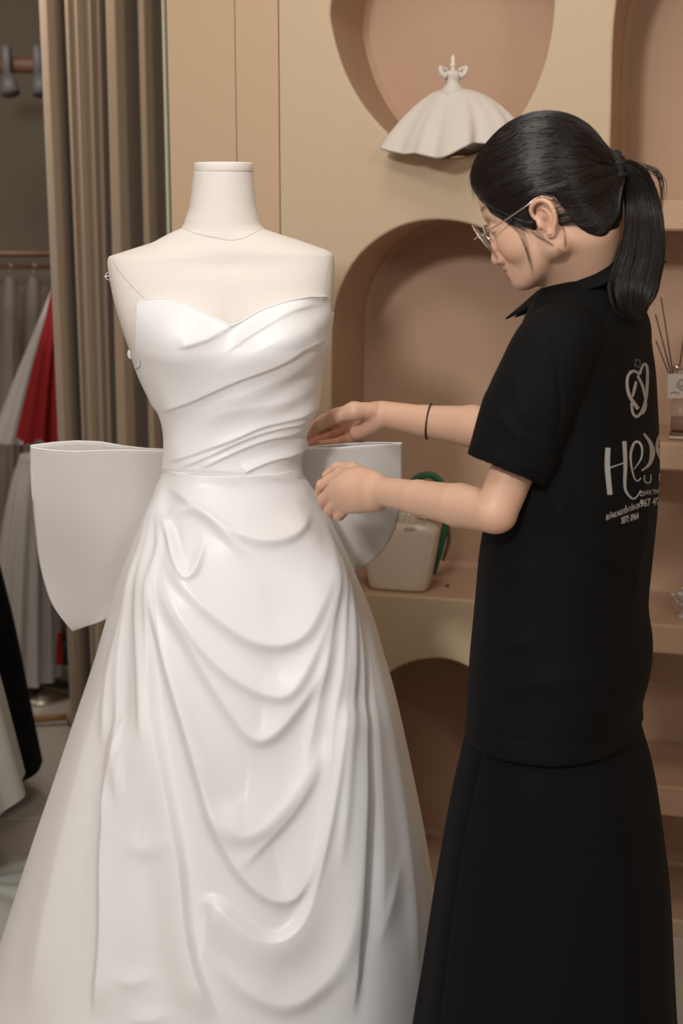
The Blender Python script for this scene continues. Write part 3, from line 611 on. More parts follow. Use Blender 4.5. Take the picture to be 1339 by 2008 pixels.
# ledge and dado of the far area
V, F = box((-1.9, 6.12, P(50, 522, 6.1)[2]/2), (3.4, .12, P(50, 522, 6.1)[2]), 0, .005); struct(mesh('trim_2', V, F, mat('greige dado', (.20, .165, .13), .85)))
def hanging(name, label, cat, L, R, Y, dep, m, nf, vtop, vbot, group=None, wave=.02, bottom=0.0):
    vv = np.linspace(vtop, vbot, 50); G = ringloft(vv, sm(vv, *zip(*L)), sm(vv, *zip(*R)), Y, sm(vv, *zip(*dep)), sm(vv, *zip(*dep)), np.linspace(0, 2*math.pi, 120, endpoint=False))
    th = np.linspace(0, 2*math.pi, 120, endpoint=False); t = np.linspace(0, 1, 50)[:, None]
    nn = normals(G); G += nn*(wave*t*np.sin(nf*th+1.3*t))[..., None]
    G[-1, :, 2] += bottom*np.sin(5*th)
    F = [tuple(f) for f in gridfaces(50, 120, flip=True)] + [tuple(range(120))]
    return G, F
zr_ = P(50, 498, 4.6)[2]
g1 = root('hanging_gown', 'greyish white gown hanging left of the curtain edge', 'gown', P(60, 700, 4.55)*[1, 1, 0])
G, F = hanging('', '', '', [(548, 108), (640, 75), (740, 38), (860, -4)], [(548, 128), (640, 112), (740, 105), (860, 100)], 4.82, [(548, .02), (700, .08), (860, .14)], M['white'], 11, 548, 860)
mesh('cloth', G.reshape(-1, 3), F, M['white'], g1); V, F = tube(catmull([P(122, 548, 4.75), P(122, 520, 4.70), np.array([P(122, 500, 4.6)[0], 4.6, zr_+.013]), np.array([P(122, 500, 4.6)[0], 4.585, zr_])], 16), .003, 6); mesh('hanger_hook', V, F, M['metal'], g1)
g2 = root('red_gown', 'dark red dress hanging between white gown and curtain edge', 'dress', P(90, 700, 4.45)*[1, 1, 0])
G, F = hanging('', '', '', [(530, 108), (620, 92), (740, 64), (861, 38)], [(530, 122), (620, 128), (740, 130), (861, 134)], 4.45, [(530, .015), (700, .05), (861, .08)], M['red'], 9, 530, 861, wave=.012, bottom=.01)
mesh('cloth', G.reshape(-1, 3), F, M['red'], g2); V, F = tube(catmull([P(116, 530, 4.45), P(116, 512, 4.52), np.array([P(118, 500, 4.6)[0], 4.6, zr_+.013]), np.array([P(118, 500, 4.6)[0], 4.615, zr_])], 16), .003, 6); mesh('hanger_hook', V, F, M['metal'], g2)
zr = P(50, 498, 4.6)[2]; xa, xb = P(-40, 500, 4.6)[0]-.5, P(300, 500, 4.6)[0]
rk = root('clothes_rail', 'thin dark clothes rail carrying the white and red dresses by the curtain', 'clothes rail', ((xa+xb)/2, 4.6, 0))
Vr, Fr = tube([[xa, 4.6, zr], [xb, 4.6, zr]], .010, 12); mesh('bar', Vr, Fr, M['wood'], rk)
for x_ in (xa, xb):
    Vr, Fr = tube([[x_, 4.6, .02], [x_, 4.6, zr]], .010, 12); mesh('post', Vr, Fr, M['wood'], rk)
    Vr, Fr = box((x_, 4.6, .011), (.05, .5, .02), 0, .004); mesh('foot', Vr, Fr, M['wood'], rk)
# three clear garment covers on the far rail, bell-shaped white gown below
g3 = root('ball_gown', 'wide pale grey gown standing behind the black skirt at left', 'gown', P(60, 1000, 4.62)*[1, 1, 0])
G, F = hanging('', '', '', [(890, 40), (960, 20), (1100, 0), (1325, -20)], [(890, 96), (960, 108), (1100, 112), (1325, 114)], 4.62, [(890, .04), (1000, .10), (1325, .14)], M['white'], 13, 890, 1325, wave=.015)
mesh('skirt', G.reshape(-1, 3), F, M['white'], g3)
V, F = lathe([(0, 0), (.13, 0), (.13, .012), (.02, .03), (.014, .06), (.014, .35), (0, .35)], 24, (P(60, 1000, 4.62)[0], 4.62, 0)); mesh('stand', V, F, M['metal'], g3)
rg = P(120, 1278, 4.22); G, F = hanging('', '', '', [(1240, 112), (1270, 110), (1302, 108)], [(1240, 120), (1270, 122), (1302, 124)], 4.18, [(1240, .006), (1302, .01)], M['red'], 3, 1240, 1302, wave=.002)
o = mesh('sash', G.reshape(-1, 3), F, M['red'], g3)
# things on the floor by the curtain foot
fz = lambda u, vv: P(u, vv, 1)*0 + (lambda r: np.array([0, 0, CAMZ]) + r*(CAMZ/-r[2]))(ray(u, vv))
q = fz(105, 1345); bx_ = root('shoe_box', 'blue-grey bag with a brown shoe box on it, at the curtain foot', 'box', q)
V, F = box(q+[0.0, .35, .045], (.42, .26, .09), .1, .02); mesh('bag', V, F, M['bluegrey'], bx_)
V, F = box(q+[0.01, .32, .125], (.26, .16, .05), .25, .004); mesh('lid_box', V, F, M['wood'], bx_)
q = fz(118, 1425); rl = root('wooden_roller', 'pale wooden roller lying on the floor at the curtain foot', 'roller', q)
V, F = tube(catmull([q+[.02, .02, .028], q+[.18, .03, .028]], 10), [.022, .028, .028, .028, .028, .028, .028, .028, .028, .022], 20); mesh('barrel', V, F, M['wood2'], rl)
V, F = tube([q+[-.10, .0, .022], q+[.03, .02, .028]], .011, 12); mesh('handle', V, F, mat('amber wood', (.35, .18, .06), .5), rl)
# white gown with a train at the left edge of the floor
wg = root('trailing_gown', 'pale gown at the left edge with its train spread on the floor', 'gown', P(-60, 1600, 3.15)*[1, 1, 0])
G, F = hanging('', '', '', [(1000, -150), (1200, -175), (1400, -200), (1560, -230)], [(1000, -75), (1200, -50), (1400, 2), (1560, 42)], 3.15, [(1000, .10), (1200, .16), (1400, .20), (1560, .24)], M['white2'], 9, 1000, 1560, wave=.01)
mesh('skirt', G.reshape(-1, 3), F, M['white2'], wg)
nx, ny = 70, 60; A, B = np.meshgrid(np.linspace(0, 1, nx), np.linspace(0, 2*math.pi, ny), indexing='ij')
c0 = P(-60, 1600, 3.15)*[1, 1, 0]; e1 = fz(100, 1640); R0 = .40*A*(1+.12*np.sin(3*B)+.06*np.sin(7*B+1))
X = c0[0]+R0*np.cos(B)*1.0+.10*A; Y = c0[1]-.05+R0*np.sin(B)*.75; Z = .006+.05*(1-A)**1.5+.010*A*(1+np.sin(6*B+4*A))*(1-A**3)
mesh('train', np.stack([X, Y, Z], -1).reshape(-1, 3), gridfaces(nx, ny, closed=False), M['white2'], wg)

# pale garment covers far back on a rail
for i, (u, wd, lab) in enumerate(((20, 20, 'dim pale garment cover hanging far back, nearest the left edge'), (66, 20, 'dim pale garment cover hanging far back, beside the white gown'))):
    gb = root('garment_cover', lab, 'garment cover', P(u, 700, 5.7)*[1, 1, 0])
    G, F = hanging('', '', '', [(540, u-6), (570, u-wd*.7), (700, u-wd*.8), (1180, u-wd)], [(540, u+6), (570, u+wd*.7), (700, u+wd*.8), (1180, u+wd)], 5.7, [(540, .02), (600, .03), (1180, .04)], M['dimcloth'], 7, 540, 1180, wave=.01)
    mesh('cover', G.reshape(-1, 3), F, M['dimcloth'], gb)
    zq = P(50, 522, 5.7)[2]; xq = P(u, 530, 5.7)[0]
    Vr, Fr = tube(catmull([P(u, 540, 5.7), np.array([xq, 5.7, zq+.012]), np.array([xq+.01, 5.69, zq-.004])], 10), .003, 6); mesh('hanger_hook', Vr, Fr, M['metal'], gb)
rk2 = root('wall_rail', 'dim rail far back that holds the two pale garment covers', 'clothes rail', (-1.5, 5.7, 0)); zq = P(50, 522, 5.7)[2]-.002
Vr, Fr = tube([[-2.4, 5.7, zq], [-.9, 5.7, zq]], .009, 10); mesh('bar', Vr, Fr, M['wood'], rk2)
for x_ in (-2.3, -1.0):
    Vr, Fr = tube([[x_, 5.7, zq], [x_, 6.07, zq]], .008, 8); mesh('bracket', Vr, Fr, M['wood'], rk2)
# ------------------------------------------------------------------ signed-distance body modelling
class SDF:
    def __init__(s): s.p = []
    def cap(s, a, b, ra, rb, k=.012, sub=False):
        a = np.array(a, float); b = np.array(b, float); s.p.append(('c', a, b, ra, rb, k, sub, (a+b)/2, np.linalg.norm(b-a)/2+max(ra, rb)))
    def chain(s, pts, rs, k=.008, sub=False):
        for i in range(len(pts)-1): s.cap(pts[i], pts[i+1], rs[i], rs[i+1], k if i else k, sub)
    def ell(s, c, r, R=None, k=.012, sub=False):
        c = np.array(c, float); r = np.array(r, float); R = np.eye(3) if R is None else np.array(R); s.p.append(('e', c, r, R, 0, k, sub, c, r.max()))
    def fn(s, f, c, R, k=.004, mode='max'): s.p.append(('f', f, None, None, 0, k, mode, np.array(c, float), R))
    def near(s, c, rad): return [q for q in s.p if np.linalg.norm(q[7]-c)-q[8] < rad + q[5] + .012]
    @staticmethod
    def ev(prims, X):
        d = np.full(X.shape[:-1], 1.0)
        for q in prims:
            k = q[5]
            if q[0] == 'c':
                a, b = q[1], q[2]; ba = b-a; t = np.clip(((X-a)@ba)/(ba@ba+1e-12), 0, 1)
                e = X-a-t[..., None]*ba; v = np.sqrt((e**2).sum(-1)) - (q[3]+(q[4]-q[3])*t)
            elif q[0] == 'e':
                e = (X-q[1])@q[3].T; k0 = np.sqrt(((e/q[2])**2).sum(-1)); k1 = np.sqrt(((e/q[2]**2)**2).sum(-1))+1e-9; v = k0*(k0-1)/k1
                v = np.where(k0 < .05, -q[2].min(), v)
            else:
                v = q[1](X); h = np.clip(k-np.abs(-v-(-d))if False else k-np.abs(d-v), 0, None)/k; d = np.maximum(d, v)+h*h*k*.25; continue
            if q[6]:
                h = np.clip(k-np.abs(d+v), 0, None)/k; d = np.maximum(d, -v)+h*h*k*.25
            else:
                h = np.clip(k-np.abs(d-v), 0, None)/k; d = np.minimum(d, v)-h*h*k*.25
        return d
    def mesh(s, h=.002, N=16, lo=None, hi=None, cut=None):
        adds = [q for q in s.p if q[0] != 'f' and not q[6]]
        mn = np.min([q[7]-q[8] for q in adds], 0)-.02; mx = np.max([q[7]+q[8] for q in adds], 0)+.02
        if lo is not None: mn = np.maximum(mn, lo)
        if hi is not None: mx = np.minimum(mx, hi)
        org = mn; nb_ = np.ceil((mx-mn)/(h*N)).astype(int); rad = h*N*math.sqrt(3)/2
        g = np.arange(N+1); GX = np.stack(np.meshgrid(g, g, g, indexing='ij'), -1)
        dims = nb_*N+2; ids, pos, quads = [], [], []
        def gid(c): return (c[..., 0]*dims[1]+c[..., 1])*dims[2]+c[..., 2]
        for bi in range(nb_[0]):
            for bj in range(nb_[1]):
                for bk in range(nb_[2]):
                    b0 = np.array([bi, bj, bk])*N; c = org+(b0+N/2)*h
                    pr = s.near(c, rad)
                    if not [1 for q in pr if q[0] != 'f' and not q[6]]: continue
                    if abs(s.ev(pr, c[None])[0]) > rad*1.9+.01: continue
                    f = s.ev(pr, org+(b0+GX)*h); ins = f < 0
                    if ins.all() or not ins.any(): continue
                    acc = np.zeros((N, N, N, 3)); cnt = np.zeros((N, N, N))
                    for ax in range(3):
                        for o1 in (0, 1):
                            for o2 in (0, 1):
                                sl0 = [slice(0, N)]*3; o = [a for a in range(3) if a != ax]
                                sl0[o[0]] = slice(o1, N+o1); sl0[o[1]] = slice(o2, N+o2); sl1 = list(sl0); sl1[ax] = slice(1, N+1)
                                fa, fb = f[tuple(sl0)], f[tuple(sl1)]; cr = (fa < 0) != (fb < 0)
                                t = np.where(cr, fa/(fa-fb+1e-20), 0); cnt += cr
                                acc[..., ax] += t*cr; acc[..., o[0]] += o1*cr; acc[..., o[1]] += o2*cr
                    act = cnt > 0; cc = np.argwhere(act)
                    ids.append(gid(cc+b0)); pos.append(org+(b0+cc+acc[act]/cnt[act][:, None])*h)
                    for ax in range(3):
                        o = [a for a in range(3) if a != ax]
                        sl0 = [slice(0, N)]*3; sl1 = list(sl0); sl1[ax] = slice(1, N+1)
                        fa, fb = f[tuple(sl0)], f[tuple(sl1)]; e = np.argwhere((fa < 0) != (fb < 0))
                        if not len(e): continue
                        s_ = fa[tuple(e.T)] < 0; e = e+b0; d1 = np.zeros(3, int); d1[o[0]] = 1; d2 = np.zeros(3, int); d2[o[1]] = 1
                        q = np.stack([gid(e-d1-d2), gid(e-d2), gid(e), gid(e-d1)], -1)
                        fl_ = s_ if ax != 1 else ~s_
                        q[~fl_] = q[~fl_][:, ::-1]; quads.append(q)
        ids = np.concatenate(ids); pos = np.concatenate(pos); quads = np.concatenate(quads)
        u, i = np.unique(ids, return_index=True); V = pos[i]; F = np.searchsorted(u, quads)
        F = np.minimum(F, len(u)-1); ok = (u[F] == quads).all(1); F = F[ok]
        if cut is not None:
            keep = cut(V[F].mean(1)); F = F[keep]; use = np.unique(F); mp = np.zeros(len(V), int); mp[use] = np.arange(len(use)); V = V[use]; F = mp[F]
        return V, F
# ------------------------------------------------------------------ person
YP = 2.15; BA = math.radians(25)
bf = np.array([-math.cos(BA), math.sin(BA), 0]); blf = np.array([-math.sin(BA), -math.cos(BA), 0])
HA, HP = math.radians(21), math.radians(24)
hh_ = np.array([-math.cos(HA), math.sin(HA), 0]); HL = np.array([-math.sin(HA), -math.cos(HA), 0]); ZZ = np.array([0, 0, 1.])
HF = math.cos(HP)*hh_ - math.sin(HP)*ZZ; HU = math.cos(HP)*ZZ + math.sin(HP)*hh_
HR = np.stack([HF, HL, HU])          # rows: local axes
YH = 2.10; ear = P(1068, 431, YH-.066); HC = ear - HL*.071; HS = 1.03
def Hd(f, l, u): return HC + (np.multiply(f, HS)[..., None]*HF if np.ndim(f) else f*HS*HF) + (np.multiply(l, HS)[..., None]*HL if np.ndim(l) else l*HS*HL) + (np.multiply(u, HS)[..., None]*HU if np.ndim(u) else u*HS*HU)
def loc(X): return (X-HC)@HR.T/HS
person = thing('person', 'woman in black polo shirt and long black skirt, glasses and ponytail, fastening the gown', 'person', (P(1120, 1000, YP)[0], YP, 0))
B = SDF()
def he(f, l, u, rf, rl, ru, k=.015, sub=False): B.ell(Hd(f, l, u), np.array([rf, rl, ru])*HS, HR, k, sub)
def hc(p, q, ra, rb, k=.012, sub=False): B.cap(Hd(*p), Hd(*q), ra*HS, rb*HS, k, sub)
he(-.004, 0, .052, .087, .072, .080, .02); he(.030, 0, .064, .060, .061, .056, .02); he(.034, 0, .002, .052, .054, .058, .02)
for s in (1, -1):
    he(.050, s*.035, -.008, .031, .022, .030, .02)
    hc((.002, s*.050, -.034), (.066, s*.013, -.058), .015, .0135, .018); hc((.0, s*.052, -.005), (.003, s*.051, -.034), .014, .015, .015)
    hc((.080, s*.014, .044), (.067, s*.044, .038), .0080, .0070, .014)
    he(.090, s*.031, .022, .012, .014, .011, .012, True); he(.0735, s*.031, .021, .0120, .0135, .0115, .004)
he(.046, 0, -.046, .036, .031, .022, .02); he(.077, 0, -.0595, .0135, .016, .0125, .012); he(.070, 0, -.040, .020, .023, .018, .014)
hc((.083, 0, .036), (.0955, 0, -.012), .0072, .0088, .012); he(.0985, 0, -.0175, .0088, .0100, .0085, .006)
for s in (1, -1): he(.0885, s*.0112, -.0205, .0090, .0064, .0066, .006)
hc((.0850, -.013, -.0375), (.0905, 0, -.0350), .0042, .0050, .006); hc((.0905, 0, -.0350), (.0850, .013, -.0375), .0050, .0042, .006)
hc((.0840, -.012, -.0460), (.0880, 0, -.0468), .0046, .0058, .006); hc((.0880, 0, -.0468), (.0840, .012, -.0460), .0058, .0046, .006)
hc((.093, -.019, -.0408), (.0965, 0, -.0410), .0018, .0018, .003, True); hc((.0965, 0, -.0410), (.089, .020, -.0395), .0018, .0018, .003, True)
EC, ES = np.array([-.004, 0, .002]), .80
def ex(a, b, c): return (EC[0]+(a+.006)*ES, b, EC[2]+(c-.004)*ES)
for s in (1, -1):      # ears
    he(*ex(-.006, s*.0670, .004), .018*ES, .0060, .026*ES, .006)
    ep = [(.010, .070, .004), (.015, .071, .016), (.012, .075, .028), (.000, .079, .034), (-.013, .081, .032), (-.022, .082, .021), (-.0235, .081, .007), (-.019, .078, -.008), (-.010, .075, -.020)]
    ep = catmull(np.array(ep), 16); er = np.interp(np.arange(16), [0, 3, 8, 15], [.0020, .0030, .0034, .0030])
    B.chain([Hd(*ex(a, s*b, c)) for a, b, c in ep], er*HS, .002)
    he(*ex(-.0035, s*.073, -.0235), .0070, .0042, .0075, .004)
    ep = catmull(np.array([(-.004, .0745, .022), (-.012, .0765, .014), (-.0145, .0765, .003), (-.010, .0745, -.008), (-.003, .0730, -.012)]), 9)
    B.chain([Hd(*ex(a, s*b, c)) for a, b, c in ep], [.0023*HS]*9, .002)
    he(*ex(.0105, s*.0705, -.003), .0034, .0035, .0060, .003); he(*ex(-.0015, s*.079, .000), .0066, .0080, .0085, .002, True); he(*ex(-.004, s*.0825, .024), .0065, .0060, .0050, .002, True)
# neck and trunk (mostly under the shirt)
nb0 = P(1150, 590, YP+.01); nb1 = Hd(-.030, 0, -.030)
B.cap(nb0, nb1, .052, .047, .025); B.cap(P(1160, 570, YP+.02), Hd(-.034, 0, -.02), .042, .038, .025); B.cap(P(1118, 590, YP-.0), Hd(.012, 0, -.045), .034, .030, .02)
shL_ = P(1100, 690, YP-.140); shR_ = P(1180, 690, YP+.12)
B.cap(nb0-[0, 0, .06], shL_, .040, .034, .03); B.cap(nb0-[0, 0, .06], shR_-bf*-.02, .040, .034, .03)
ctr = lambda vv, du=0, dY=0: P(np.interp(vv, [600, 760, 950, 1200, 1450], [1165, 1155, 1125, 1105, 1095])+du, vv, YP+dY)
Rb = np.stack([bf, blf, ZZ])
for vv, a, b_ in ((720, .070, .105), (780, .074, .110), (880, .074, .108), (980, .072, .105), (1080, .074, .108), (1200, .082, .120), (1320, .088, .130), (1400, .088, .130)):
    B.ell(ctr(vv, -10), (a, b_, .085), Rb, .04)
for s, dy in ((1, -.07), (-1, .07)):
    hip = ctr(1400) + blf*s*.075; kn = hip*[1, 1, 0] + bf*.01 + ZZ*.47; an = hip*[1, 1, 0] - bf*.01 + ZZ*.10
    B.cap(hip, kn, .078, .052, .03); B.cap(kn, an, .052, .034, .02); B.cap(an, an*[1, 1, 0]+ZZ*.065, .034, .030, .02)
    B.cap(an*[1, 1, 0]+ZZ*.055-bf*.02, an*[1, 1, 0]+ZZ*.045+bf*.13, .030, .022, .02)
# near (left) arm
eL = P(973, 1002, 1.985); wL = P(742, 962, 2.245)
B.cap(shL_, eL, .036, .0305, .02); B.cap(P(968, 1004, 1.985), P(900, 991, 2.06), .0305, .0320, .006); B.cap(P(900, 991, 2.06), P(820, 976, 2.15), .0318, .0270, .006); B.cap(P(820, 976, 2.15), wL, .0265, .0225, .006)
B.ell(P(978, 1016, 1.985), (.018, .018, .014), None, .012)
# far (right) arm
eR = P(1010, 852, 2.42); wR = P(748, 811, 2.585)
B.cap(shR_, eR, .038, .036, .02); B.cap(eR, P(925, 836, 2.47), .036, .037, .006); B.cap(P(925, 836, 2.47), P(835, 826, 2.53), .036, .0285, .006); B.cap(P(835, 826, 2.53), wR, .0280, .0235, .006)
# hands: joint chains in picture rows with depth
def hand(wr, fingers, thumb, kmeta=.010, kf=.0035):
    for f in fingers:
        B.cap(wr+(np.array(f[0][:3])-wr)*.12, f[0], .0155, f[0][3] if len(f[0]) > 3 else .0105, kmeta)
def J(u, v_, Y): return P(u, v_, Y)
def finger(pts, rs, k=.0018):
    for i in range(len(pts)-1): B.cap(pts[i], pts[i+1], rs[i], rs[i+1], k)
NAILS = []
nearF = {  # MCP, PIP, DIP, tip
 'index': ([J(667, 931, 2.325), J(631, 951, 2.345), J(626, 966, 2.372), J(634, 972, 2.388)], [.0115, .0095, .0082, .0072]),
 'middle': ([J(659, 954, 2.305), J(634, 979, 2.335), J(634, 990, 2.365), J(646, 986, 2.382)], [.0118, .0098, .0085, .0075]),
 'ring': ([J(665, 976, 2.300), J(646, 999, 2.328), J(648, 1006, 2.358), J(660, 998, 2.374)], [.0112, .0092, .0080, .0070]),
 'little': ([J(679, 995, 2.298), J(663, 1011, 2.320), J(666, 1013, 2.345), J(676, 1005, 2.360)], [.0102, .0084, .0072, .0064])}
mw = [J(728, 944, 2.262), J(730, 957, 2.252), J(732, 969, 2.248), J(736, 980, 2.250)]
for i, (nm, (pts, rs)) in enumerate(nearF.items()):
    B.cap(mw[i], pts[0], .0165, rs[0]+.0003, .020); finger(pts, rs)
B.ell(J(700, 957, 2.285), (.030, .020, .024), None, .03)
B.chain([J(722, 938, 2.285), J(692, 921, 2.335), J(662, 917, 2.372), J(640, 932, 2.388)], [.0140, .0120, .0098, .0078], .005)
B.cap(J(722, 940, 2.28), J(672, 936, 2.335), .013, .010, .012)
farF = {
 'index': ([J(668, 812, 2.645), J(634, 822, 2.668), J(613, 838, 2.660), J(601, 855, 2.638)], [.0115, .0094, .0084, .0066]),
 'middle': ([J(672, 826, 2.648), J(637, 838, 2.672), J(615, 851, 2.660), J(603, 862, 2.642)], [.0115, .0096, .0086, .0070]),
 'ring': ([J(680, 842, 2.640), J(647, 856, 2.655), J(624, 863, 2.648), J(607, 868, 2.632)], [.0112, .0094, .0084, .0068]),
 'little': ([J(692, 856, 2.622), J(665, 866, 2.625), J(645, 869, 2.618), J(630, 870, 2.612)], [.0100, .0082, .0072, .0062])}
mw = [J(738, 804, 2.610), J(738, 812, 2.605), J(736, 822, 2.600), J(733, 832, 2.592)]
for i, (nm, (pts, rs)) in enumerate(farF.items()):
    B.cap(mw[i], pts[0], .0160, rs[0]+.0005, .012); finger(pts, rs)
B.chain([J(728, 806, 2.572), J(694, 806, 2.560), J(660, 815, 2.568), J(628, 833, 2.588), J(606, 853, 2.606)], [.0160, .0158, .0125, .0098, .0072], .008)
B.cap(J(735, 825, 2.58), J(700, 848, 2.598), .017, .014, .012)
V, F = B.mesh(.0021, 16)
# tint: lips, brows, ears, knuckles and fingertips
SK = np.array([.66, .41, .285]); tint = np.tile(np.r_[SK, 1], (len(V), 1))
L_ = loc(V)
def paint(mask, col): tint[:, :3] = tint[:, :3]*(1-mask[:, None]) + np.array(col)*mask[:, None]
q = L_
hd = (q[:, 0] > .0)*(np.abs(q[:, 1]) < .09)*(np.abs(q[:, 2]) < .15)*(np.abs(q[:, 0]) < .14)
lipm = np.exp(-((q[:, 2]+.0365)/.0036)**4)+np.exp(-((q[:, 2]+.0470)/.0048)**4); lipm = np.clip(lipm, 0, 1)*np.exp(-(q[:, 1]/.0160)**8)*(q[:, 0] > .076)*hd; paint(np.clip(lipm, 0, 1)*.9, (.42, .10, .075))
brow = np.exp(-((q[:, 2]-.049-(.004-.15*(np.abs(q[:, 1])-.03)**2*8))/.0030)**4)*np.exp(-((np.abs(q[:, 1])-.030)/.017)**6)*(q[:, 0] > .055)*hd; paint(brow*.75, (.05, .03, .02))
lash = np.exp(-((q[:, 2]-.0150)/.0012)**2)*np.exp(-((np.abs(q[:, 1])-.032)/.013)**6)*(q[:, 0] > .06)*hd; paint(lash*.9, (.02, .012, .01))
chk = np.exp(-(((q[:, 0]-.07)/.03)**2+((np.abs(q[:, 1])-.04)/.03)**2+((q[:, 2]+.005)/.025)**2)); paint(chk*.35, (.66, .33, .23))
earm = np.exp(-(((q[:, 0]+.005)/.03)**4+((np.abs(q[:, 1])-.078)/.012)**4+((q[:, 2]-.004)/.04)**4)); paint(earm*.3, (.68, .34, .22))
can = np.exp(-(((q[:, 0]-.0)/.005)**2+((np.abs(q[:, 1])-.069)/.006)**2+((q[:, 2]+.001)/.008)**2)); paint(can*.8, (.16, .06, .04))
def spot(c, r, col, a): paint(a*np.exp(-(((V-c)**2).sum(1)/r**2)), col)
for hnd in (nearF, farF):
    for pts, rs in hnd.values():
        for p_ in pts[1:]: spot(p_, .012, (.68, .30, .20), .45)
        d_ = pts[3]-pts[2]; d_ /= np.linalg.norm(d_); spot(pts[3]+d_*.006, .0065, (.72, .44, .36), .7)
spot(J(690, 855, 2.60), .03, (.66, .31, .22), .5); spot(J(650, 850, 2.63), .035, (.60, .25, .17), .6); spot(eL+[0, -.02, -.03], .03, (.64, .33, .22), .4)
for a, b, c in ((.070, .046, .006), (.058, .038, -.040)): spot(Hd(a, b, c), .0012, (.15, .07, .05), .8)
body = mesh('body', V, F, M['skin'], person, attr=tint)
# ---------------- hair
def poly_sd(p2, poly):
    d = np.full(p2.shape[:-1], 1e9); inside = np.zeros(p2.shape[:-1], bool)
    for i in range(len(poly)):
        a, b = poly[i], poly[(i+1) % len(poly)]; e = b-a; w_ = p2-a; t = np.clip((w_@e)/(e@e+1e-12), 0, 1)
        d = np.minimum(d, ((w_-t[..., None]*e)**2).sum(-1)); c1 = p2[..., 1] >= a[1]; c2 = p2[..., 1] < b[1]; cr = e[0]*w_[..., 1]-e[1]*w_[..., 0]
        inside ^= ((c1 & c2 & (cr > 0)) | (~c1 & ~c2 & (cr < 0)))
    return np.where(inside, -1, 1)*np.sqrt(d)
HAIRLINE = np.array([(.20, .14), (.100, .112), (.090, .100), (.086, .084), (.078, .062), (.062, .042), (.044, .024), (.028, .002), (.018, -.014), (.015, .004), (.016, .022), (.008, .032), (-.010, .034), (-.024, .024), (-.028, .004), (-.032, -.022), (-.042, -.042), (-.056, -.060), (-.12, -.078), (-.30, -.10), (-.30, .3), (.2, .3)])
Hh = SDF()
def hell(f, l, u, rf, rl, ru, k=.02): Hh.ell(Hd(f, l, u), np.array([rf, rl, ru])*HS, HR, k)
hell(-.003, 0, .060, .096, .083, .090); hell(.034, 0, .070, .062, .067, .058); hell(.034, 0, .02, .060, .067, .05); hell(-.040, 0, .015, .048, .066, .065)
def Hpx(u, v, l=0):
    r = ray(u, v); o = np.array([0, 0, CAMZ]); return o + r*(((HC+HS*l*HL-o)@HL)/(r@HL))
TIE = Hpx(1200, 334)
Hh.cap(Hd(-.050, 0, .045), TIE, .046*HS, .014, .03); Hh.cap(Hd(-.040, 0, -.005), Hd(-.080, 0, .018), .045, .024, .025); Hh.cap(Hd(-.042, .012, -.034), Hd(-.064, .0, -.018), .028, .022, .02); Hh.cap(Hd(-.040, -.02, -.032), Hd(-.060, .0, -.018), .028, .022, .02)
Hh.fn(lambda X: poly_sd(((X-HC)@HR.T/HS)[..., [0, 2]], HAIRLINE)*HS, HC, .25, .005)
V, F = Hh.mesh(.0024, 16); hairb = mesh('hair', V, F, M['hair'], person)
hbvh = BVHTree.FromPolygons([Vector(p) for p in V], [tuple(f) for f in F])
def on_hair(p, off):
    h = hbvh.find_nearest(Vector(p)); return np.array(h[0])+np.array(h[1])*off
bbvh = BVHTree.FromObject(body, bpy.context.evaluated_depsgraph_get()) if False else BVHTree.FromPolygons([v.co.copy() for v in body.data.vertices], [tuple(q.vertices) for q in body.data.polygons])
# strands combed from the hairline to the tie
paths = []; cH = Hd(-.003, 0, .055)
hl = catmull(HAIRLINE[1:19], 200)
for i in range(1500):
    side = 1 if RNG.random() < .8 else -1
    j = int(RNG.integers(0, 199)); f, u = hl[j] + RNG.normal(0, .002, 2); s0 = RNG.random()**1.5*.75
    l = side*.075*(1 if f < .06 else np.clip((.115-f)/.05, 0, 1))
    if RNG.random() < .35: f, u = RNG.uniform(-.04, .075), .155; l = side*RNG.uniform(0, .05)
    p0 = Hd(f, l, u); d0 = p0-cH; d1 = TIE-cH; n = 13; P_ = []
    bow = RNG.normal(0, .004); 
    for t in np.linspace(s0*.5, 1, n):
        d = d0*(1-t)+d1*t + HU*.012*math.sin(math.pi*t)*np.sign(u-.03); d = d/np.linalg.norm(d)
        r_ = 1.25*(np.linalg.norm(d0)*(1-t)+np.linalg.norm(d1)*t) if t < .97 else np.linalg.norm(d1)
        P_.append(on_hair(cH+d*r_, .0004+abs(bow)*.12*math.sin(math.pi*t)) if t < .97 else TIE+RNG.normal(0, .006, 3))
    paths.append(P_)
V, F = strands(paths, .00055); o = mesh('combed_strands', V, F, M['strand'], hairb); o['kind'] = 'stuff'
# swept temple hair that thins out over the forehead
paths = []
for i in range(260):
    a = RNG.random(); st = Hd(.084, .030+.018*a, .102-.008*a); m1 = Hd(.080-.010*a, .050, .070-.010*a-RNG.random()*.012); m2 = Hd(.058-.01*a, .064, .036-.006*a-RNG.random()*.014); en = Hd(.024+RNG.normal(0, .006), .070, .006+RNG.normal(0, .008))
    c = catmull(np.array([st, m1, m2, en]), 13); cc = []
    for q_ in c:
        h1 = bbvh.find_nearest(Vector(q_)); cc.append(np.array(h1[0])+np.array(h1[1])*.0008)
    paths.append(cc)
V, F = strands(paths, .00034); o = mesh('temple_strands', V, F, M['strand'], hairb); o['kind'] = 'stuff'
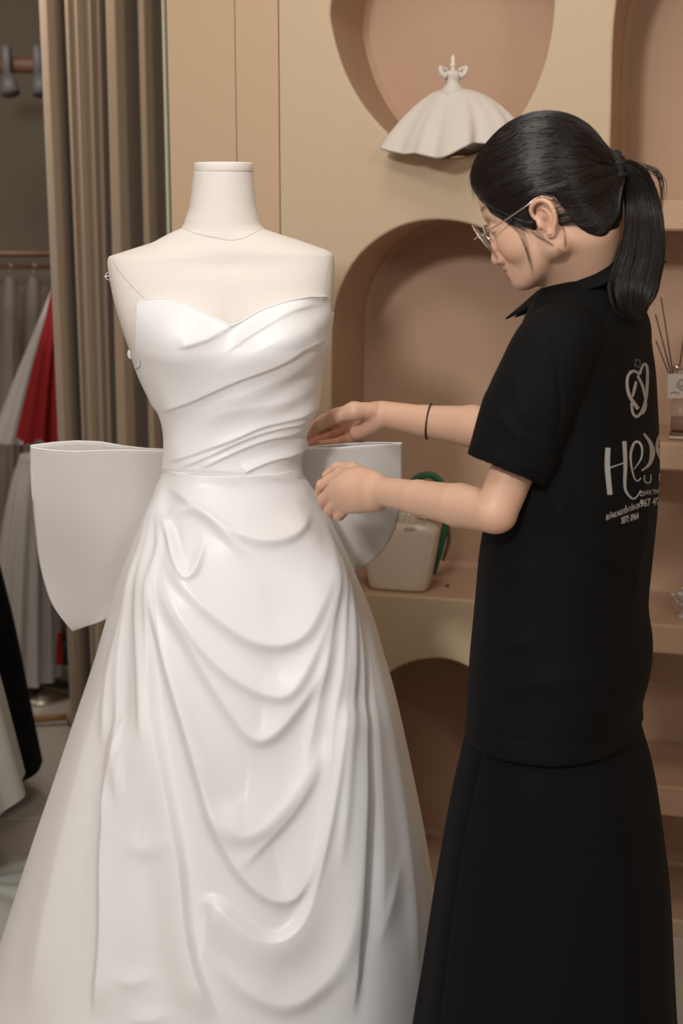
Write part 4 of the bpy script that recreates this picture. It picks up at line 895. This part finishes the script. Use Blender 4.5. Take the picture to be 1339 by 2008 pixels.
# loose wisps: in front of the ear, at the nape, above the forehead
paths = []
wl = [[(1035, 440), (1052, 452), (1075, 475), (1098, 492), (1108, 498)], [(1028, 438), (1050, 460), (1080, 478), (1104, 496)], [(1005, 440), (1022, 470), (1034, 500), (1044, 532)], [(1018, 436), (1030, 470), (1040, 510), (1046, 540)],
      [(1092, 425), (1105, 450), (1108, 480), (1098, 508)]]
for w_ in wl:
    for r_ in range(4):
        dj = RNG.normal(0, 2.2, 2)
        out = [Hd(0, 0, 0)*0 + P(a+dj[0], b+dj[1], YH-.085) for a, b in w_]
        out = [(lambda h, q0: (np.array(h[0])+np.array(h[1])*.001) if h[0] is not None else q0)(bbvh.ray_cast(Vector((0, 0, CAMZ)), Vector(q0-np.array([0, 0, CAMZ])).normalized()), q0) for q0 in out]
        paths.append(catmull(np.array(out), 13))
for i in range(26):
    u0 = 936+RNG.normal(0, 4); v0 = 322+RNG.normal(0, 8); k_ = RNG.random()
    paths.append(catmull(np.array([Hpx(u0+6, v0-4, .025), Hpx(u0-4-k_*4, v0+14, .028), Hpx(u0-5-k_*4, v0+34+k_*12, .03), Hpx(u0-2-k_*3, v0+52+k_*22, .033)]), 13))
for i in range(60):
    t0 = P(1200+RNG.normal(0, 12), 455+RNG.normal(0, 14), YH-.01); t1 = t0+np.array([RNG.normal(.006, .006), RNG.normal(0, .006), -.012-RNG.random()*.03]); t2 = t1+np.array([RNG.normal(-.004, .008), 0, -.012])
    paths.append(catmull(np.array([t0, t1, t2]), 13))
V, F = strands(paths, .00019); o = mesh('loose_wisps', V, F, M['strand'], hairb); o['kind'] = 'stuff'
# ponytail
YT = TIE[1]
spine = [P(1198, 336, YT), P(1222, 334, YT+.005), P(1244, 350, YT+.008), P(1258, 392, YT+.008), P(1263, 445, YT), P(1260, 500, YT-.015), P(1248, 555, YT-.03), P(1244, 600, YT-.04), P(1254, 632, YT-.04)]
sp = catmull(np.array(spine), 60); tt = np.linspace(0, 1, 60)
rw = np.interp(tt, [0, .05, .15, .35, .6, .8, .93, 1], [.010, .014, .019, .0235, .028, .029, .018, .004])
T = np.gradient(sp, axis=0); T /= np.linalg.norm(T, axis=1)[:, None]; SB = np.cross(T, np.array([0, 1., 0])); SB /= np.linalg.norm(SB, axis=1)[:, None]; SC = np.cross(T, SB)
th = np.linspace(0, 2*math.pi, 64, endpoint=False)
rip = 1+.04*np.sin(7*th)[None]+.03*np.sin(13*th+1)[None]
V = sp[:, None]+(rw[:, None]*np.cos(th)*rip)[..., None]*SB[:, None]+(rw[:, None]*.72*np.sin(th)*rip)[..., None]*SC[:, None]
pony = mesh('ponytail', V.reshape(-1, 3), [tuple(f) for f in gridfaces(60, 64)]+[tuple(range(63, -1, -1)), tuple(range(59*64, 60*64))], M['hair'], person)
paths = []
for i in range(620):
    a = RNG.random()*2*math.pi; rr_ = 1.02+abs(RNG.normal(0, .05)); out = 0; drift = RNG.normal(0, .12); i0 = int(RNG.integers(0, 25)); i1 = 59-int(RNG.integers(0, 8)); idx = np.linspace(i0, i1, 13).astype(int)
    fr_ = RNG.random() < .05
    o3 = []
    for n_, k in enumerate(idx):
        aa = a+drift*n_/12; ex = rr_ + (.5*(n_/12)**2 if fr_ and math.cos(a) < 0 else 0); o3.append(sp[k]+rw[k]*math.cos(aa)*ex*SB[k]+rw[k]*.74*math.sin(aa)*ex*SC[k])
    paths.append(o3)
for i in range(14):
    paths.append(catmull(np.array([P(1240+RNG.normal(0, 6), 322+RNG.normal(0, 3), YT), P(1275+RNG.normal(0, 5), 335+RNG.normal(0, 5), YT), P(1296+RNG.normal(0, 4), 358+RNG.normal(0, 12), YT), P(1300+RNG.normal(0, 3), 410+RNG.normal(0, 20), YT)]), 13))
V, F = strands(paths, .00055); o = mesh('tail_strands', V, F, M['strand'], pony); o['kind'] = 'stuff'
# scrunchie
ta = (spine[1]-TIE); ta /= np.linalg.norm(ta); c0 = P(1204, 332, YT); e1 = np.cross(ta, [0, 1, 0]); e1 /= np.linalg.norm(e1); e2 = np.cross(ta, e1)
ph = np.linspace(0, 2*math.pi, 90, endpoint=False); ps = np.linspace(0, 2*math.pi, 16, endpoint=False); rr = []
for a in ph:
    c = c0+(e1*.019*math.cos(a)+e2*.017*math.sin(a)); rad_ = .0062*(1+.28*math.sin(9*a)*math.sin(2*a+1)+.12*math.sin(17*a))
    rr.append([c+(e1*math.cos(a)+e2*math.sin(a))*rad_*math.cos(b)+ta*rad_*1.3*math.sin(b) for b in ps])
rr.append(rr[0]); mesh('scrunchie', np.array(rr).reshape(-1, 3), gridfaces(91, 16), M['tie'], person)
# ---------------- glasses and ear stud
def gl(f, l, u): return Hd(f, l, u)
gro = thing('glasses', 'round thin silver wire glasses worn by the woman', 'glasses', Hd(.1, 0, .0)) if False else None
gpath = []
GT = math.radians(-15); gparts = []
for s in (1, -1):
    cG = np.array([.0985, s*.034, .0145]); a = np.linspace(0, 2*math.pi, 49)
    wrap = math.radians(8)*s
    def rim(r): return [Hd(cG[0]-abs(r*math.cos(t))*0 - (r*math.cos(t))*math.sin(wrap) - r*math.sin(t)*.10*-1*0 + math.sin(GT)*r*math.sin(t)*-1, cG[1]+r*math.cos(t), cG[2]+r*math.sin(t)*.95) for t in a]
    Vr, Fr = tube(rim(.0245), .0011, 8, False); gparts.append((Vr, Fr, 'metal')); Vr, Fr = tube(rim(.0232), .0010, 8, False); gparts.append((Vr, Fr, 'darkmetal'))
    lens = np.array(rim(.0232)[:-1]); lens2 = lens-HF*.0012
    gparts.append((np.concatenate([lens, lens2]), [tuple(range(48)), tuple(range(95, 47, -1))]+[(i, 48+i, 48+(i+1) % 48, (i+1) % 48) for i in range(48)], 'lens'))
    tp = [Hd(.101, s*.0585, .0165), Hd(.099, s*.0655, .0165), Hd(.060, s*.0735, .020), Hd(.018, s*.0765, .026), Hd(-.006, s*.073, .031), Hd(-.024, s*.071, .018)]
    Vr, Fr = tube(catmull(np.array(tp), 30), .0010, 8); gparts.append((Vr, Fr, 'metal'))
    pd = catmull(np.array([Hd(.100, s*.011, .018), Hd(.093, s*.010, .012), Hd(.0905, s*.0095, .006)]), 8); Vr, Fr = tube(pd, .0008, 6); gparts.append((Vr, Fr, 'metal'))
    Vr, Fr = lathe([(0, -.004), (.0028, -.002), (.003, .002), (0, .004)], 12, Hd(.090, s*.0105, -.008)); gparts.append((Vr, Fr, 'lens'))
Vr, Fr = tube(catmull(np.array([Hd(.101, -.0100, .020), Hd(.105, 0, .024), Hd(.101, .0100, .020)]), 14), .0011, 8); gparts.append((Vr, Fr, 'metal'))
glo = thing('glasses', 'round glasses with thin silver wire temples, on the face of the woman', 'glasses', Hd(.10, 0, 0))
names_ = {'metal': 'wire', 'darkmetal': 'rim', 'lens': 'lens'}
for Vr, Fr, mm in gparts: mesh(names_[mm], Vr, Fr, M[mm], glo)
es = thing('earring', 'small clear stone stud in the left earlobe of the woman', 'earring', Hd(-.0035, .079, -.026))
Vr, Fr = lathe([(0, -.0026), (.0022, -.001), (.0027, .0004), (.0016, .0016), (0, .002)], 10, Hd(-.0015, .0785, -.0205)); mesh('stone', Vr, Fr, M['gem'], es, smooth=False)
Vr, Fr = tube([Hd(-.0015, .072, -.0205), Hd(-.0015, .0776, -.0205)], .0022, 12); mesh('setting', Vr, Fr, M['metal'], es)
# bangle
ca_ = P(841, 827, 2.527); ax = P(900, 833, 2.49)-P(790, 818, 2.56); tn = np.array([-.97, .20, .10]); ax /= np.linalg.norm(ax); e1 = np.cross(ax, ZZ); e1 /= np.linalg.norm(e1); e2 = np.cross(ax, e1)
ring = [(lambda e: ca_+e-ax*(e@tn)/(ax@tn))(.0318*(e1*math.cos(t)+e2*math.sin(t))) for t in np.linspace(0, 2*math.pi, 61)]
Vr, Fr = tube(ring, .0019, 8, False); bgl = mesh('bangle', Vr, Fr, M['bracelet']); tag(bgl, 'thin dark brown bangle around the far forearm of the woman', 'bangle')
# ------------------------------------------------------------------ clothes of the woman
def body_rings(v, L, R, A, Yc=YP, m=160, ph=None):
    a = P(L, v, Yc); b = P(R, v, Yc); c = (a+b)/2; hw = (b[:, 0]-a[:, 0])/2; A = np.asarray(A)
    Bd = np.sqrt(np.maximum(hw**2-(A*math.sin(BA))**2, (.25*hw)**2))/math.cos(BA)
    th = np.linspace(0, 2*math.pi, m, endpoint=False)
    ct, st = np.cos(th), np.sin(th); e = 2/2.25; ct = np.sign(ct)*abs(ct)**e; st = np.sign(st)*abs(st)**e
    G = c[:, None] + (A[:, None]*ct)[..., None]*blf + (Bd[:, None]*st)[..., None]*bf
    # keep the picture width of the row exact
    ex = G[..., 0].max(1)-c[:, 0]; G[..., 0] = c[:, 0, None] + (G[..., 0]-c[:, 0, None])*(hw/ex)[:, None]
    return G
tv = np.linspace(520, 1418, 90)
tL = sm(tv, [520, 545, 575, 600, 640, 700, 800, 950, 1045, 1170, 1300, 1418], [1105, 1075, 1048, 1030, 1010, 1000, 985, 955, 938, 925, 914, 906])
tR = sm(tv, [520, 560, 600, 640, 700, 760, 900, 1000, 1100, 1190, 1260, 1320, 1380, 1418], [1212, 1246, 1272, 1291, 1301, 1306, 1308, 1300, 1289, 1281, 1288, 1284, 1271, 1272])
tA = sm(tv, [520, 540, 580, 620, 660, 700, 900, 1050, 1250, 1418], [.055, .072, .110, .150, .176, .188, .192, .185, .188, .196])
G = body_rings(tv, tL, tR, tA, m=120)
hem = G[-1].copy(); cc = hem.mean(0); i1 = cc+(hem-cc)*.955; i2 = cc+(G[-6]-G[-6].mean(0))*.93+[0, 0, .05]
R_ = np.concatenate([G, i1[None], i2[None]], 0)
parts = [(R_.reshape(-1, 3), [tuple(f) for f in gridfaces(len(R_), 120, flip=True)]+[tuple(range(120)), tuple(range(len(R_)*120-1, len(R_)*120-121, -1))])]
def sleeve(cs, rs, side):
    c = catmull(np.array(cs), 40); r = catmull(np.stack([rs, rs, rs], -1).astype(float), 40)[:, 0]; T = np.gradient(c, axis=0); T /= np.linalg.norm(T, axis=1)[:, None]
    A1 = np.cross(T, bf); A1 /= np.linalg.norm(A1, axis=1)[:, None]; A2 = np.cross(T, A1); th = np.linspace(0, 2*math.pi, 64, endpoint=False)
    V = c[:, None]+(r[:, None]*np.cos(th)*.92)[..., None]*A1[:, None]+(r[:, None]*np.sin(th)*1.06)[..., None]*A2[:, None]
    e = V[-1]; ce = e.mean(0); n1 = ce+(e-ce)*.86; n2 = n1-T[-1]*.05
    V = np.concatenate([V, n1[None], n2[None]], 0); return V.reshape(-1, 3), [tuple(f) for f in gridfaces(42, 64)]+[tuple(range(63, -1, -1)), tuple(range(41*64, 42*64))]
slN = [P(1120, 655, YP-.110), P(1090, 675, YP-.145), P(1058, 750, YP-.155), P(1026, 830, YP-.160), P(1004, 890, YP-.163), P(991, 922, YP-.165)]
parts.append(sleeve(slN, [.052, .062, .063, .060, .0575, .0570], 1))
d_ = (eR-shR_); slF = [shR_-d_*.05, shR_+d_*.15, shR_+d_*.4, shR_+d_*.68]
parts.append(sleeve(slF, [.055, .062, .062, .060], -1))
V, F = merge(parts)
tmp = mesh('tmp_shirt', V, F); md = tmp.modifiers.new('r', 'REMESH'); md.mode = 'VOXEL'; md.voxel_size = .0038; md2 = tmp.modifiers.new('s', 'SMOOTH'); md2.iterations = 7; md2.factor = .5
dg = bpy.context.evaluated_depsgraph_get(); me = tmp.evaluated_get(dg).to_mesh()
V = np.empty(len(me.vertices)*3); me.vertices.foreach_get('co', V); V = V.reshape(-1, 3); N_ = np.empty(len(V)*3); me.vertex_normals.foreach_get('vector', N_); N_ = N_.reshape(-1, 3)
F = [tuple(p.vertices) for p in me.polygons]; tmp.evaluated_get(dg).to_mesh_clear(); tm_ = tmp.data; bpy.data.objects.remove(tmp); bpy.data.meshes.remove(tm_)
u_, v_ = proj(V); fr = N_[:, 1] < .35
wr = [([(1045, 640), (1072, 665), (1092, 720), (1100, 800), (1092, 880)], -.0035, 5, 5, .15),       # arm scye
 ([(1040, 850), (1080, 900), (1100, 980), (1090, 1060)], .006, 22, 22, .3), ([(1060, 930), (1100, 1010), (1170, 1080), (1250, 1120)], .004, 26, 18, .3),
 ([(940, 1060), (990, 1110), (1060, 1130)], .004, 24, 18, .3), ([(930, 1230), (1000, 1260), (1080, 1250)], .0035, 28, 20, .3), ([(925, 1330), (1000, 1350), (1100, 1330), (1200, 1350)], .004, 26, 22, .3),
 ([(1270, 940), (1262, 1020), (1245, 1120), (1235, 1200)], .006, 16, 14, .2), ([(1253, 850), (1254, 930), (1252, 1010)], .004, 10, 4, .2),
 ([(1130, 580), (1140, 680), (1150, 800)], .003, 40, 40, .4), ([(1030, 1120), (1020, 1200), (1000, 1330), (985, 1440)], .0022, 3, 6, .1),
 ([(1000, 700), (1020, 780), (1040, 850)], .004, 20, 16, .3), ([(975, 800), (1010, 850), (1050, 870)], .004, 14, 12, .3),
 ([(1040, 1300), (1120, 1380), (1220, 1400)], .003, 22, 18, .3), ([(1180, 620), (1230, 700), (1262, 800)], .003, 26, 22, .3),
 ([(905, 1402), (960, 1440), (1080, 1455), (1200, 1447), (1268, 1412)], -.0016, 3, 3, 0), ([(930, 880), (968, 905), (1010, 922), (1060, 930)], -.0018, 3, 3, 0), ([(926, 889), (968, 914), (1008, 932), (1060, 940)], -.0012, 2.5, 2.5, 0)]
V = V + N_*folds(u_, v_, fr, wr)[:, None]
shirt = mesh('polo_shirt', V, F, M['black'], person)
shb = BVHTree.FromPolygons([Vector(p) for p in V], F)
# collar
Nc = P(1158, 522, YP+.005); ph_ = math.radians(25); f1 = bf*math.cos(ph_)-ZZ*math.sin(ph_); up = bf*math.sin(ph_)+ZZ*math.cos(ph_)
th = np.linspace(math.radians(14), math.radians(346), 140); tp = np.clip((1-np.minimum(th-th[0], th[-1]-th)/math.radians(42)), 0, 1)
rows = []
for rf, rl, dz, flare in ((.060, .056, -.028, 0), (.060, .056, -.006, 0), (.0615, .0575, .002, 0), (.065, .061, .0035, 0), (.070, .066, -.001, 0), (.079, .074, -.012, .008), (.090, .084, -.024, .022), (.098, .091, -.034, .038), (.102, .094, -.040, .048)):
    rows.append(Nc + ((rf+flare*tp**1.3)*np.cos(th))[:, None]*f1 + (rl*np.sin(th))[:, None]*blf + (dz+(.014*np.clip(np.cos(th)+.25, 0, 1)*(-dz/.04))*(dz < -.005)+.004*tp*(flare > 0))[:, None]*up - (.018*np.clip(-np.cos(th), 0, 1)*(-dz/.036 if dz < 0 else 0))[:, None]*up*0)
co = mesh('collar', np.array(rows).reshape(-1, 3), gridfaces(9, 140, closed=False), M['black'], person); md = co.modifiers.new('thickness', 'SOLIDIFY'); md.thickness = .0025
# skirt of the woman
kv = np.linspace(1385, 2185, 110)
kL = sm(kv, [1385, 1430, 1560, 1740, 1880, 2008, 2185], [918, 907, 880, 850, 829, 808, 782]); kR = sm(kv, [1385, 1430, 1520, 1650, 1780, 2008, 2185], [1256, 1266, 1290, 1310, 1325, 1338, 1350])
kA = np.linspace(.178, .30, 110); G = body_rings(kv, kL, kR, kA, m=360); nn = normals(G); th = np.linspace(0, 2*math.pi, 360, endpoint=False)
tt = np.linspace(0, 1, 110)[:, None]; G += nn*(tt*(.008*np.sin(5*th+1)+.004*np.sin(11*th)))[..., None]*.8
u_, v_ = proj(G); fr = nn[..., 1] < 0
G += nn*folds(u_, v_, fr, [([(948, 1450), (930, 1530), (905, 1650), (885, 1780), (870, 1900), (857, 2020)], -.004, 4, 3, .02), ([(955, 1450), (975, 1480), (945, 1500)], .003, 8, 8, .3), ([(1060, 1480), (1040, 1700), (1020, 2000)], .006, 40, 40, .2), ([(1180, 1480), (1190, 1700), (1200, 2000)], .006, 40, 40, .2)])[..., None]
mesh('skirt', G.reshape(-1, 3), [tuple(f) for f in gridfaces(110, 360, flip=True)]+[tuple(range(360))], M['blackskirt'], person)
for s in (1, -1):
    hip = ctr(1400)+blf*s*.075; a0 = hip*[1, 1, 0]-bf*.035; a1 = hip*[1, 1, 0]+bf*.16
    c = catmull(np.array([a0+ZZ*.040, (a0*2+a1)/3+ZZ*.045, (a0+2*a1)/3+ZZ*.036, a1+ZZ*.022]), 20); T = bf; S1 = blf; tt = np.linspace(0, 1, 20); hw = .036*np.sin(np.clip(tt*2.6+.35, 0, math.pi*.93))**.6+.004; hz = np.interp(tt, [0, .3, 1], [.040, .044, .020])
    th = np.linspace(0, 2*math.pi, 32, endpoint=False); V = c[:, None]*[1, 1, 0]+(hw[:, None]*np.cos(th))[..., None]*S1+((hz[:, None]*(1+np.sin(th)))+.001)[..., None]*ZZ
    mesh('shoe', V.reshape(-1, 3), [tuple(f) for f in gridfaces(20, 32)]+[tuple(range(31, -1, -1)), tuple(range(19*32, 20*32))], M['shoe'], person)
# ---------------- print on the back of the shirt
O3 = Vector((0, 0, CAMZ))
def onshirt(px, off=.0009):
    pos, ok = [], []
    for r_ in ray(px[:, 0], px[:, 1]):
        h = shb.ray_cast(O3, Vector(r_).normalized())
        if h[0] is None: pos.append((0, 0, 0)); ok.append(False)
        else: pos.append(np.array(h[0])+np.array(h[1])*off); ok.append(True)
    return np.array(pos), np.array(ok)
def strokes(lst, name):
    Vs, Fs, n0 = [], [], 0
    for pts, w0, w1, w2 in lst:
        c = catmull(np.array(pts, float), max(6, len(pts)*6)); T = np.gradient(c, axis=0); T /= np.linalg.norm(T, axis=1)[:, None]+1e-9; Nn = np.stack([-T[:, 1], T[:, 0]], -1)
        w_ = np.interp(np.linspace(0, 1, len(c)), [0, .5, 1], [w0, w1, w2])*.62; k = 4
        g = np.stack([c+Nn*(w_*q)[:, None] for q in np.linspace(-1, 1, k)], 1).reshape(-1, 2); pos, ok = onshirt(g)
        f = gridfaces(len(c), k, closed=False); f = [tuple(x+n0) for x in f if ok[x].all() and np.ptp(pos[x][:, 1]) < .03]
        Vs.append(pos); Fs += f; n0 += len(pos)
    o = mesh(name, np.concatenate(Vs), Fs, M['print'], shirt); o['kind'] = 'stuff'; return o
strokes([([(1191, 878), (1190, 915), (1195, 970)], 8, 8.5, 8), ([(1223, 865), (1225, 910), (1224, 952), (1229, 968), (1240, 978), (1249, 972), (1255, 961)], 7, 5.5, 1.5), ([(1195, 917), (1224, 907)], 2.2, 2, 2.2)], 'printed_letter')
strokes([([(1242, 920), (1256, 899), (1257.5, 878), (1251, 867), (1242, 869), (1235.5, 890), (1236.5, 912), (1242, 936), (1249, 943), (1256, 937)], 1.5, 4.2, 1.5)], 'printed_letter')
strokes([([(1261, 850), (1274, 869), (1278, 888), (1272, 910), (1257, 923)], 3, 9, 2)], 'printed_letter')
strokes([([(1300, 843), (1291, 858), (1289, 883), (1297, 908)], 3, 8, 3)], 'printed_letter')
strokes([([(1262, 932), (1262.5, 943), (1268, 947.5), (1274, 944), (1275, 930)], 2, 2, 2)], 'printed_letter')
strokes([([(1292, 929), (1292, 944)], 2, 2, 2), ([(1292, 929), (1297, 930), (1300, 935)], 2, 2, 2), ([(1292, 944), (1297, 943), (1300, 939)], 2, 2, 2)], 'printed_letter')
emb = [([(1252, 736), (1246, 729), (1238, 728), (1230, 738), (1228.5, 757), (1234, 778), (1250, 802)], 3, 5, 6), ([(1253, 734), (1258, 719), (1264, 714), (1268, 725), (1267.5, 757), (1264, 787), (1255, 810), (1246, 817), (1239, 808), (1237, 790)], 4, 5, 4), ([(1249, 737), (1259, 758), (1263.5, 782)], 4, 4.5, 3), ([(1246, 748), (1243, 762), (1239, 778)], 4, 5, 3), ([(1266, 780), (1264, 800), (1258.5, 812)], 2, 4, 4)]
for i in range(26):
    a = RNG.random()*6.28; r_ = 3.5+RNG.random()*3.5; x, y = 1248+r_*math.cos(a)*.9, 712+r_*1.25*math.sin(a); emb.append(([(x, y), (x+1.0, y+.3)], .9, 1.1, .9))
for i in range(18):
    x = 1231+RNG.random()*21; y = 727+RNG.random()*7; emb.append(([(x, y), (x+1.2, y-.8)], .9, 1.2, .9))
strokes(emb, 'printed_emblem')
def text_on(txt, x0, y0, x1, hgt, slope, lean=0.0, bold=.02):
    cu = bpy.data.curves.new('t', 'FONT'); cu.body = txt; cu.size = 1; cu.offset = bold; cu.resolution_u = 3
    to = bpy.data.objects.new('t', cu); COL.objects.link(to); dg = bpy.context.evaluated_depsgraph_get(); me = to.evaluated_get(dg).to_mesh()
    V = np.array([v.co[:2] for v in me.vertices]); F = [tuple(p.vertices) for p in me.polygons]; to.evaluated_get(dg).to_mesh_clear(); bpy.data.objects.remove(to); bpy.data.curves.remove(cu)
    sx = (x1-x0)/V[:, 0].max(); px = np.stack([x0+V[:, 0]*sx+V[:, 1]*lean*hgt, y0-V[:, 1]*hgt/.70+slope*V[:, 0]*sx], -1); pos, ok = onshirt(px)
    F = [f for f in F if ok[list(f)].all()]
    o = mesh('printed_line', pos, F, M['print'], shirt, smooth=False); o['kind'] = 'stuff'; return o
text_on('ĐƯỜNG NGUYỄN VĂN LIN', 1187.5, 1020, 1253.5, 9.5, -.38, 0, .03)
text_on('SĐT: 0964', 1217, 1027, 1251, 12.5, -.30, 0, .03)
text_on('CHƠN THÀN', 1254, 973, 1298, 9, -.16, 0, .03)
text_on('967 492', 1254, 994, 1298, 14, -.14, 0, .03)
# ------------------------------------------------------------------ mirror reflection of the woman, added as a turned copy at the left edge
p2 = thing('person', 'mirror reflection of the woman in black, built as a copy half outside the left edge', 'person', (P(1120, 1000, YP)[0], YP, 0))
for ch in list(person.children):
    if ch.name.split('.')[0] in ('body', 'hair', 'ponytail', 'scrunchie', 'polo_shirt', 'collar', 'skirt', 'shoe'):
        c = ch.copy(); COL.objects.link(c); c.parent = p2; c.matrix_parent_inverse = ch.matrix_parent_inverse.copy()
p2.location = (-1.085, 3.62, 0); p2.rotation_euler = (0, 0, math.radians(-14))
